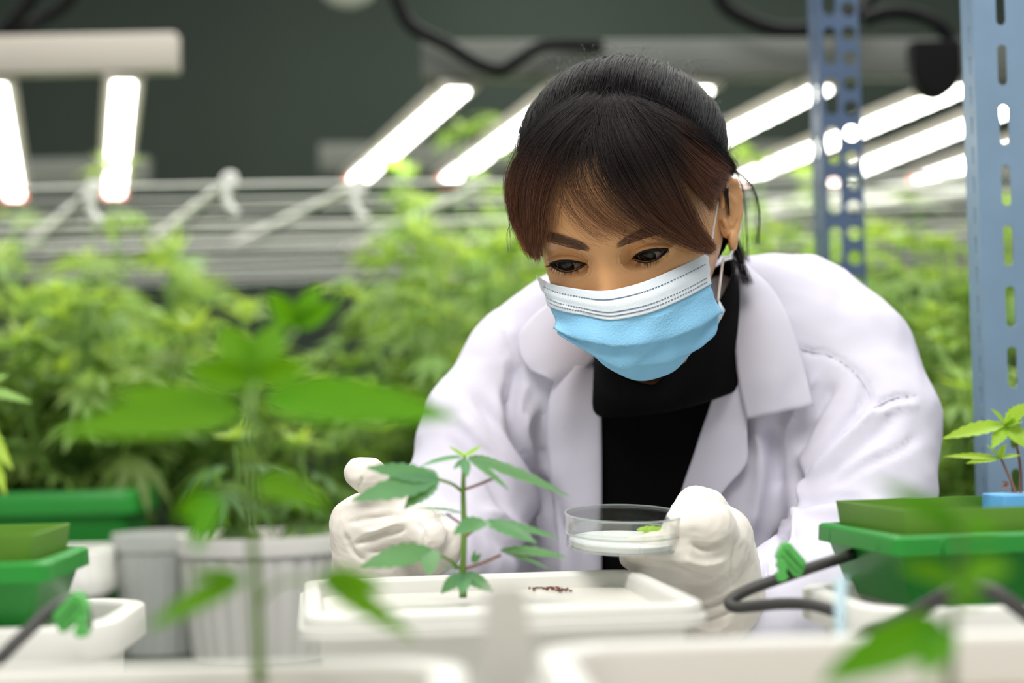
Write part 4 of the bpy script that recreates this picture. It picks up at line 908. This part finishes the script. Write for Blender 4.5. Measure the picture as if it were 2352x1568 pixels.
for j in range(nu):
    t = np.linspace(0, f0[j], nb)
    for k in range(3): BG[:, j, k] = np.interp(t, vv, W3[:, j, k]+N3[:, j, k]*.0012)
    rg = np.exp(-((np.linspace(0, 1, nb)-.5)/.12)**2)*.0007; BG[:, j] += N3[0, j]*rg[:, None]
bd = obj('mask_band', MB().grid(BG), M['mask_white'], mk, world=True, label='white upper edge of the mask'); solid(bd, .0008)
st = MB()
for rowf in (.34, .74, .87):
    row = BG[int(rowf*(nb-1))]; Nn = N3[5]; s = np.linspace(2, nu-3, 66)
    for q in s:
        i = int(q); a = row[i]*(1-(q-i))+row[i+1]*(q-i); tg = row[i+1]-row[i-1]; tg /= np.linalg.norm(tg); n_ = Nn[i]; b_ = np.cross(n_, tg); st.box(a+n_*.0010, (.00088, .00032, .0003), np.stack([tg, b_/np.linalg.norm(b_), n_], 1))
o = obj('stitching', st, M['stitch'], bd, world=True); o['kind'] = 'stuff'
tabp = [on_mask(*p)[0] for p in ((1632, 680), (1640, 742), (1662, 714), (1652, 692))]
cB = U(1663, 713, 1.43); cA = U(1650, 690, 1.425)
solid(obj('side_tab', MB().grid(np.array([[W3[38, -1], (W3[38, -1]+cA)/2, cA], [W3[46, -1], (W3[46, -1]+cB)/2+np.array([0, -.002, 0]), cB], [W3[55, -1], (W3[55, -1]*2+cB)/3, (W3[57, -1]*1.2+cB*.8)/2]])), M['mask_white'], mk, world=True), .0008)
lp = h2w(np.array([.0755, .064, -.034]))
ES = [cast(1650, 458, BV_SKIN, .0022), U(1655, 440, 1.43), U(1672, 415, 1.455), U(1695, 430, 1.48), U(1700, 520, 1.485), U(1680, 582, 1.465), U(1662, 595, 1.445)]
obj('ear_loop', MB().tube([W3[0, -1]+np.array([-.001, -.0012, 0]), cast(1633, 560, BV_SKIN, .0016), cast(1638, 525, BV_SKIN, .0016), cast(1644, 490, BV_SKIN, .0016)]+ES+[U(1655, 640, 1.425), U(1649, 692, 1.418)], .00105, 8, 80), M['cord'], mk, world=True)
# ------------------------------------------------------------------ coat, jersey, gloves
def seglist(P, segs, k):
    d = None
    for s_ in segs:
        q = sd_cap(P, *s_[:4]) if len(s_) == 4 else sd_ell(P, *s_[1:]); d = q if d is None else smin(d, q, k)
    return d
def chain(pts): 
    A = [(U(x, y, d), r) for x, y, d, r in pts]; return [(A[i][0], A[i+1][0], A[i][1], A[i+1][1]) for i in range(len(A)-1)]
TORSO = chain([(1190, 845, 1.585, .047), (1330, 800, 1.60, .060), (1560, 760, 1.60, .068), (1780, 775, 1.585, .070), (1925, 830, 1.565, .066)])
TORSO += chain([(1330, 930, 1.60, .085), (1420, 1200, 1.62, .090), (1430, 1560, 1.66, .100)])+chain([(1760, 930, 1.59, .085), (1680, 1200, 1.61, .090), (1660, 1560, 1.66, .100)])
hipL, hipR = U(1430, 1560, 1.66), U(1660, 1560, 1.66)
TORSO += [(hipL, np.array([hipL[0]-.02, 1.70, .48]), .100, .115), (hipR, np.array([hipR[0]+.02, 1.70, .48]), .100, .115), (np.array([.13, 1.68, .75]), np.array([.13, 1.70, .48]), .11, .12)]
ARML = chain([(1165, 868, 1.575, .048), (1105, 1000, 1.555, .052), (1062, 1180, 1.53, .053), (1040, 1300, 1.50, .050)])+chain([(1040, 1300, 1.50, .050), (965, 1322, 1.43, .044), (905, 1335, 1.385, .040)])
ARMR = chain([(1940, 850, 1.555, .064), (1985, 980, 1.53, .062), (1975, 1120, 1.50, .060), (1950, 1290, 1.46, .056)])+chain([(1950, 1290, 1.46, .056), (1830, 1380, 1.40, .048), (1730, 1435, 1.36, .042), (1690, 1452, 1.345, .040)])
def coat_fn(P):
    d = seglist(P, TORSO, .05); d = smin(d, seglist(P, ARML, .02), .013); d = smin(d, seglist(P, ARMR, .02), .013); return d
cv, cfc = surf_nets(coat_fn, (-.16, 1.29, .62), (.44, 1.80, 1.13), .0040); cv = relax(cv, cfc, 3)
def fold(v, f, folds, scale=1.0):
    N = vnormals(v, f); px = proj(v); facing = ((CAM-v)*N).sum(1) > 0; disp = np.zeros(len(v))
    for pts, w, amp in folds:
        Q = smooth_path(pts, 8*len(pts)); best = np.full(len(v), 1e9); tt = np.zeros(len(v))
        for i in range(len(Q)-1):
            a, b_ = Q[i], Q[i+1]; ab = b_-a; t = np.clip(((px-a)@ab)/(ab@ab), 0, 1); d = np.hypot(*(px-a-t[:, None]*ab).T); m = d < best; best[m] = d[m]; tt[m] = (i+t[m])/(len(Q)-1)
        disp += np.where(facing, amp*np.exp(-(best/w)**2)*np.clip(np.sin(np.pi*np.clip(tt*0.92+0.04, 0, 1))*1.8, 0, 1), 0)
    return v+N*disp[:, None]*scale
FOLDS = [
 # her left arm (right in the photo)
 ([(1818, 1060), (1814, 1120), (1806, 1190), (1785, 1270), (1760, 1330)], 13, -.011), ([(1840, 1090), (1836, 1150), (1822, 1220), (1800, 1290)], 16, .005),
 ([(1820, 1110), (1860, 1060), (1920, 1000), (1975, 940), (1992, 880)], 15, -.0055), ([(1850, 1100), (1900, 1045), (1960, 985), (2010, 930)], 18, .0045), ([(1880, 1110), (1950, 1050), (2020, 990), (2070, 940)], 16, -.003),
 ([(1816, 1050), (1850, 980), (1885, 925), (1915, 880)], 13, -.0045), ([(1800, 1010), (1822, 950), (1850, 900), (1880, 860)], 14, .004), ([(1790, 990), (1800, 940), (1818, 900), (1830, 865)], 11, -.003),
 ([(1815, 1165), (1870, 1150), (1930, 1140), (1990, 1150)], 14, -.005), ([(1820, 1195), (1890, 1180), (1960, 1180), (2040, 1200)], 18, .005), ([(1800, 1240), (1870, 1225), (1960, 1230)], 14, -.004),
 ([(1880, 1130), (1980, 1070), (2070, 1030), (2110, 1000)], 14, -.0025), ([(1830, 800), (1868, 808), (1905, 815), (1960, 850), (1995, 900), (2008, 935)], 6, -.0028), ([(2008, 935), (2050, 915), (2105, 908)], 6, -.0028), ([(2015, 955), (2060, 935), (2110, 930)], 9, .002),
 ([(1735, 970), (1745, 1050), (1740, 1140), (1720, 1230)], 20, .006), ([(1770, 970), (1782, 1050), (1780, 1130)], 14, -.005),
 # her right arm (left in the photo)
 ([(1165, 800), (1180, 860), (1172, 920), (1195, 1010), (1240, 1100), (1285, 1200), (1310, 1300)], 14, -.010), ([(1140, 900), (1150, 980), (1185, 1060), (1225, 1150), (1250, 1250)], 18, .005),
 ([(1190, 760), (1200, 810), (1192, 850)], 9, -.004), ([(1160, 745), (1172, 800), (1160, 850)], 10, .0028), ([(1080, 900), (1120, 950), (1170, 1000), (1210, 1060)], 14, -.004), ([(1050, 950), (1100, 1000), (1150, 1050), (1190, 1120)], 16, .0035),
 ([(1030, 1010), (1080, 1060), (1130, 1110), (1180, 1200)], 13, -.0035), ([(1010, 1130), (1070, 1170), (1140, 1230), (1200, 1290)], 16, -.0035), ([(1110, 1170), (1170, 1190), (1230, 1260)], 15, .004),
 ([(1225, 930), (1205, 990), (1225, 1060), (1245, 1130)], 14, .004), ([(1250, 930), (1240, 1000), (1250, 1080)], 12, -.0035), ([(1215, 880), (1200, 920), (1190, 960)], 10, .003)]
cv = fold(cv, cfc, [(p_, w_*.8, a_*1.45) for p_, w_, a_ in FOLDS])
cn = 0; N_ = vnormals(cv, cfc)
def ridged(v, sc, seed):
    r_ = np.random.default_rng(seed); o_ = np.zeros(len(v))
    for k in range(5): d = r_.normal(0, 1, 3); d /= np.linalg.norm(d); e_ = r_.normal(0, 1, 3); o_ += 1-2*np.abs(np.sin(v@d*sc*(1+.35*k)+1.2*np.sin(v@e_*sc*.6+k)+k*2.1))
    return o_/5
cv = cv+N_*(0.0022*ridged(cv, 26, 3)+0.0009*ridged(cv, 60, 5))[:, None]
COAT = obj('lab_coat', npmesh('lab_coat', cv, cfc), M['coat'], PER, world=True, label='white lab coat with notched lapels')
BV_COAT = bvh(cv, cfc)
def drape(left, right, bv, nr, ncol, lift, bow=0.0, sm=3, wave=None, drop=0.0):
    Lc = smooth_path(left, nr); Rc = smooth_path(right, nr); G = np.zeros((nr, ncol, 3)); D = np.full((nr, ncol), np.nan)
    for i in range(nr):
        for j in range(ncol):
            t = j/(ncol-1); p = Lc[i]*(1-t)+Rc[i]*t; h = cast(p[0], p[1], bv); D[i, j] = h[1] if h is not None else np.nan
    ok = ~np.isnan(D); fillv = np.nanmean(D) if ok.any() else 1.5
    for i in range(nr):
        r_ = ok[i]; D[i] = np.interp(np.arange(ncol), np.where(r_)[0], D[i][r_]) if r_.any() else (D[i-1] if i else fillv)
    for _ in range(sm):
        E_ = np.pad(D, 1, mode='edge'); D = (E_[1:-1, 1:-1]*2+E_[:-2, 1:-1]+E_[2:, 1:-1]+E_[1:-1, :-2]+E_[1:-1, 2:])/6
    for i in range(nr):
        for j in range(ncol):
            t = j/(ncol-1); p = Lc[i]*(1-t)+Rc[i]*t; l = lift+bow*math.sin(math.pi*t)+(wave(i/(nr-1), t) if wave else 0); G[i, j] = U(p[0], p[1], D[i, j]-l)
    return G
# black jersey front and roll neck
G = drape([(1380, 800), (1345, 880), (1330, 1000), (1330, 1100), (1330, 1200), (1330, 1440)], [(1690, 800), (1705, 880), (1690, 1000), (1640, 1120), (1590, 1240), (1580, 1440)], BV_COAT, 40, 26, .004, .004, 8, lambda v, u: .003*math.sin(u*7+v*4)*v)
JER = obj('black_jersey', MB().grid(G), M['black_top'], PER, world=True, label='black roll neck jersey under the coat'); solid(JER, .0015, -1)
cT = U(1548, 768, 1.475); ex = np.array([.0475, .010, .046]); ey = np.array([-.020, -.044, -.040]); cB = U(1538, 905, 1.545); fx = np.array([.068, -.004, .012]); fy = np.array([-.004, -.066, -.012])
RR = []
for w, bl in ((1.0, 0.004), (.985, 0.0), (.9, 0.003), (.72, .004), (.55, .003), (.38, .002), (.2, .004), (.08, .005), (0, .0)):
    ang = np.linspace(0, 2*np.pi, 72, endpoint=False); c_ = cB*(1-w)+cT*w; X = fx*(1-w)+ex*w; Y = fy*(1-w)+ey*w; rr = 1+bl/.06+.018*np.sin(ang*5+w*6)*(1-w)+.012*np.sin(ang*3-w*9)
    XL = -(fx*(1-w)+np.array([.054, .004, -.004])*w); RR.append(c_+rr[:, None]*(np.where(np.cos(ang) > 0, np.cos(ang), 0)[:, None]*X+np.where(np.cos(ang) < 0, -np.cos(ang), 0)[:, None]*XL+np.sin(ang)[:, None]*Y))
COLL = obj('roll_neck', MB().rings(RR, cap0=False, cap1=False), M['black_top'], JER, world=True); solid(COLL, .003, 1)
m = COLL.modifiers.new('soft', 'SUBSURF'); m.levels = 1; m.render_levels = 1
# lapels and collar leaves
def cloth(name, G, parent=COAT, t=.0016):
    o = obj(name, MB().grid(G), M['coat'], parent, world=True); solid(o, t, -1); return o
cloth('lapel', drape([(1715, 850), (1650, 895), (1622, 960), (1592, 1050), (1562, 1140), (1548, 1230), (1545, 1330), (1545, 1440)], [(1722, 880), (1716, 965), (1717, 1010), (1714, 1066), (1668, 1120), (1620, 1190), (1600, 1300), (1600, 1440)], BV_COAT, 44, 16, .0085, .004, 5, lambda v, u: .003*(u-.5)**2*4))
cloth('lapel', drape([(1300, 840), (1268, 900), (1258, 980), (1262, 1060), (1274, 1160), (1284, 1260), (1290, 1440)], [(1372, 838), (1378, 900), (1380, 980), (1381, 1060), (1381, 1160), (1380, 1260), (1380, 1440)], BV_COAT, 44, 14, .0085, .006, 5, lambda v, u: .0025*math.sin(u*6+v*3)))
cloth('collar_leaf', drape([(1700, 606), (1692, 690), (1690, 790), (1698, 880), (1716, 962)], [(1712, 610), (1772, 665), (1812, 735), (1843, 830), (1868, 932)], BV_COAT, 34, 18, .012, .006, 6, lambda v, u: .004*v))
cloth('collar_leaf', drape([(1268, 694), (1225, 728), (1192, 772), (1196, 815), (1222, 850)], [(1420, 720), (1400, 760), (1385, 800), (1350, 838), (1276, 878)], BV_COAT, 30, 18, .010, .006, 6, lambda v, u: .004*v))
# stitched hems as thin raised cords
def seam(pts, bv, lift, r=.0005, parent=COAT):
    P = [cast(p[0], p[1], bv, lift) for p in smooth_path(pts, 40)]; P = [p for p in P if p is not None]
    if len(P) > 3: obj('seam', MB().tube(np.array(P), r, 5), M['coat'], parent, world=True)
seam([(1838, 800), (1868, 808), (1905, 815), (1960, 850), (1995, 900), (2008, 935)], BV_COAT, .0002); seam([(2008, 935), (2050, 915), (2105, 905)], BV_COAT, .0002)
# ---- gloves
def hand(name, label, segs, k, lo, hi, folds, h=.0015, smooth=2):
    def fn(P):
        d = None
        for grp, kk in segs:
            q = seglist(P, grp, kk); d = q if d is None else smin(d, q, k)
        return d
    v, f = surf_nets(fn, lo, hi, h); v = relax(v, f, smooth); v = fold(v, f, [(p_, w_*.8, a_*1.3) for p_, w_, a_ in folds]); v = v+vnormals(v, f)*(.0009*ridged(v, 95, 8)+.0004*ridged(v, 210, 9))[:, None]; return obj(name, npmesh(name, v, f), M['glove'], PER, world=True, label=label)
d0 = 1.315
GR = [(chain([(1640, 1500, 1.345, .029), (1638, 1430, 1.335, .0265), (1640, 1370, 1.325, .033), (1632, 1290, 1.315, .034)]), .02), (chain([(1660, 1370, 1.31, .026), (1648, 1240, 1.305, .027)]), .02),
      (chain([(1655, 1260, 1.29, .020), (1622, 1212, 1.275, .0195), (1578, 1205, 1.27, .0150), (1562, 1216, 1.268, .0125)]), .008),      # thumb over the dish
      (chain([(1668, 1230, 1.335, .016), (1625, 1168, 1.335, .0140), (1596, 1160, 1.33, .0135), (1570, 1178, 1.32, .011)]), .006),       # index finger behind
      (chain([(1640, 1290, 1.285, .019), (1560, 1268, 1.27, .0145), (1500, 1262, 1.265, .0125), (1462, 1262, 1.268, .0108)]), .006),     # fingers under the dish
      (chain([(1640, 1310, 1.30, .019), (1545, 1290, 1.285, .0145), (1490, 1282, 1.28, .0125), (1455, 1280, 1.282, .0105)]), .006),
      (chain([(1630, 1335, 1.315, .018), (1550, 1315, 1.30, .0135), (1500, 1302, 1.295, .0115), (1478, 1298, 1.295, .0100)]), .006),
      (chain([(1620, 1362, 1.33, .016), (1560, 1340, 1.32, .0115), (1525, 1326, 1.315, .0098)]), .006)]
GRF = [([(1590, 1250), (1625, 1262), (1668, 1248)], 9, -.003), ([(1570, 1285), (1620, 1298), (1670, 1285)], 10, .0018), ([(1480, 1290), (1540, 1300), (1600, 1325), (1660, 1330)], 8, -.002), ([(1560, 1350), (1620, 1352), (1690, 1320)], 9, -.0025), ([(1560, 1372), (1630, 1375), (1695, 1345)], 9, .002),
       ([(1575, 1395), (1630, 1392), (1690, 1365)], 8, -.0022), ([(1585, 1418), (1630, 1424), (1680, 1405)], 8, -.0025), ([(1590, 1440), (1640, 1448), (1680, 1430)], 9, .002), ([(1590, 1460), (1640, 1468), (1675, 1455)], 7, -.002), ([(1690, 1240), (1685, 1300), (1690, 1350)], 8, -.001)]
hand('glove', 'white latex glove pinching the petri dish', GR, .006, U(1425, 1545, 1.24)-np.array([.012, .02, 0]), U(1725, 1115, 1.38)+np.array([.012, .02, .01]), GRF)
GL = [(chain([(885, 1345, 1.385, .032), (875, 1290, 1.375, .033), (868, 1225, 1.365, .033)]), .02), (chain([(830, 1270, 1.36, .020), (835, 1210, 1.355, .021), (880, 1190, 1.35, .021)]), .02),
      (chain([(925, 1190, 1.36, .016), (900, 1140, 1.345, .0135), (845, 1092, 1.33, .0130), (826, 1086, 1.325, .0118)]), .006),
      (chain([(900, 1205, 1.35, .021), (955, 1210, 1.335, .0170), (985, 1235, 1.325, .0140)]), .006),
      (chain([(905, 1225, 1.36, .021), (985, 1215, 1.35, .0145), (1028, 1240, 1.34, .0125), (1022, 1268, 1.335, .0110)]), .006),
      (chain([(905, 1250, 1.365, .020), (985, 1245, 1.355, .0140), (1020, 1268, 1.345, .0120), (1000, 1290, 1.34, .0105)]), .006),
      (chain([(905, 1275, 1.37, .018), (970, 1275, 1.36, .0125), (995, 1295, 1.35, .0105)]), .006)]
GLF = [([(800, 1200), (850, 1190), (920, 1180)], 8, -.002), ([(815, 1250), (860, 1235), (930, 1215)], 8, -.0028), ([(830, 1225), (880, 1212), (935, 1195)], 8, .002), ([(790, 1225), (810, 1265), (840, 1290)], 7, -.002), ([(850, 1270), (900, 1262), (960, 1250)], 8, -.002), ([(960, 1200), (975, 1225), (970, 1260)], 6, -.0015), ([(835, 1092), (830, 1108), (820, 1120)], 4, -.0015)]
hand('glove', 'white latex glove curled beside the seedling, fingertip raised', GL, .005, U(765, 1400, 1.30)-np.array([.012, .02, 0]), U(1065, 1035, 1.43)+np.array([.012, .02, .01]), GLF)
# trousers and shoes
def leg_fn(P):
    d = None
    for x in (.02, .24):
        for s_ in ((np.array([x, 1.70, .62]), np.array([x, 1.68, .45]), .085, .065), (np.array([x, 1.68, .45]), np.array([x, 1.73, .09]), .065, .045)):
            q = sd_cap(P, *s_); d = q if d is None else smin(d, q, .02)
    return d
v, f = surf_nets(leg_fn, (-.1, 1.55, .03), (.36, 1.84, .72), .009); obj('trousers', npmesh('trousers', v, f), M['trouser'], PER, world=True)
for x in (.02, .24):
    def sh(P, x=x): return np.maximum(smin(sd_cap(P, (x, 1.75, .045), (x, 1.58, .03), .042, .036), sd_cap(P, (x, 1.73, .1), (x, 1.74, .05), .04, .04), .02), -P[..., 2]+.0)
    v, f = surf_nets(sh, (x-.07, 1.50, -.01), (x+.07, 1.83, .16), .007); obj('shoe', npmesh('shoe', v, f), M['black'], PER, world=True)
# ------------------------------------------------------------------ petri dish
def glass_mat():
    m = bpy.data.materials.new('clear_plastic'); m.use_nodes = True; nt = m.node_tree; N = nt.nodes; L = nt.links; N.remove(N['Principled BSDF'])
    tr = N.new('ShaderNodeBsdfTransparent'); tr.inputs[0].default_value = (.97, .98, .97, 1); gl = N.new('ShaderNodeBsdfGlossy'); gl.inputs['Roughness'].default_value = .04; fr = N.new('ShaderNodeLayerWeight'); pw = N.new('ShaderNodeMath'); pw.operation = 'POWER'; pw.inputs[1].default_value = 3.0; L.new(fr.outputs['Facing'], pw.inputs[0]); ml = N.new('ShaderNodeMath'); ml.operation = 'MULTIPLY_ADD'; ml.inputs[1].default_value = 0.75; ml.inputs[2].default_value = 0.06; L.new(pw.outputs[0], ml.inputs[0]); fr = ml
    mx = N.new('ShaderNodeMixShader'); L.new(fr.outputs[0], mx.inputs[0]); L.new(tr.outputs[0], mx.inputs[1]); L.new(gl.outputs[0], mx.inputs[2]); L.new(mx.outputs[0], N['Material Output'].inputs[0]); return m
M['glass'] = glass_mat()
M['agar'] = mat('white_agar', (240, 240, 240), 0.4, sss=0.1)
c0 = U(1433, 1222, 1.275); e = thing('petri_dish', 'clear petri dish pinched between gloved thumb and fingers', 'dish', c0); e.rotation_euler = (math.radians(5.5), math.radians(2.0), 0)
r = .0405
def dish(r, h, t): return MB().rings([circ(a, z, 72) for a, z in ((r, 0), (r, h), (r-t, h), (r-t, t), (0.0005, t))], cap0=True, cap1=True)
obj('dish_base', dish(r, .013, .0012), M['glass'], e, autosmooth=40).location = (0, 0, -.010)
lid = MB().rings([circ(a, z, 72) for a, z in ((r+.002, .0), (r+.002, .014), (0.0005, .014), (0.0005, .0128), (r+.0008, .0128), (r+.0008, 0))], cap0=False, cap1=False)
obj('dish_lid', lid, M['glass'], e, autosmooth=40).location = (0, 0, .0)
obj('agar', MB().rings([circ(a, z, 64) for a, z in ((0.0004, 0), (r-.0018, 0), (r-.0018, .0035), (0.0004, .0035))], cap0=False, cap1=False), M['agar'], e, autosmooth=40).location = (0, 0, -.0086)
M['glass_edge'] = mat('clear_plastic_edge', (225, 230, 228), 0.2, trans=0.6, ior=1.1)
for rr, zz in ((r+.0014, .0134), (r+.0014, .0004), (r-.0006, -.0096)):
    a = np.linspace(0, 2*np.pi, 73); obj('rim', MB().tube(np.stack([rr*np.cos(a), rr*np.sin(a), np.full(73, zz)], -1), .0007, 6, cap=False), M['glass_edge'], e)
e = thing('leaf_cutting', 'bright green leaf cutting inside the petri dish by the thumb', 'leaf', U(1510, 1218, 1.262))
leaf_px('leaf', e, (1462, 1216, 1.266), (1552, 1222, 1.262), .0034, M['leaf_lime'], (0, -.7, .7), 0.1)
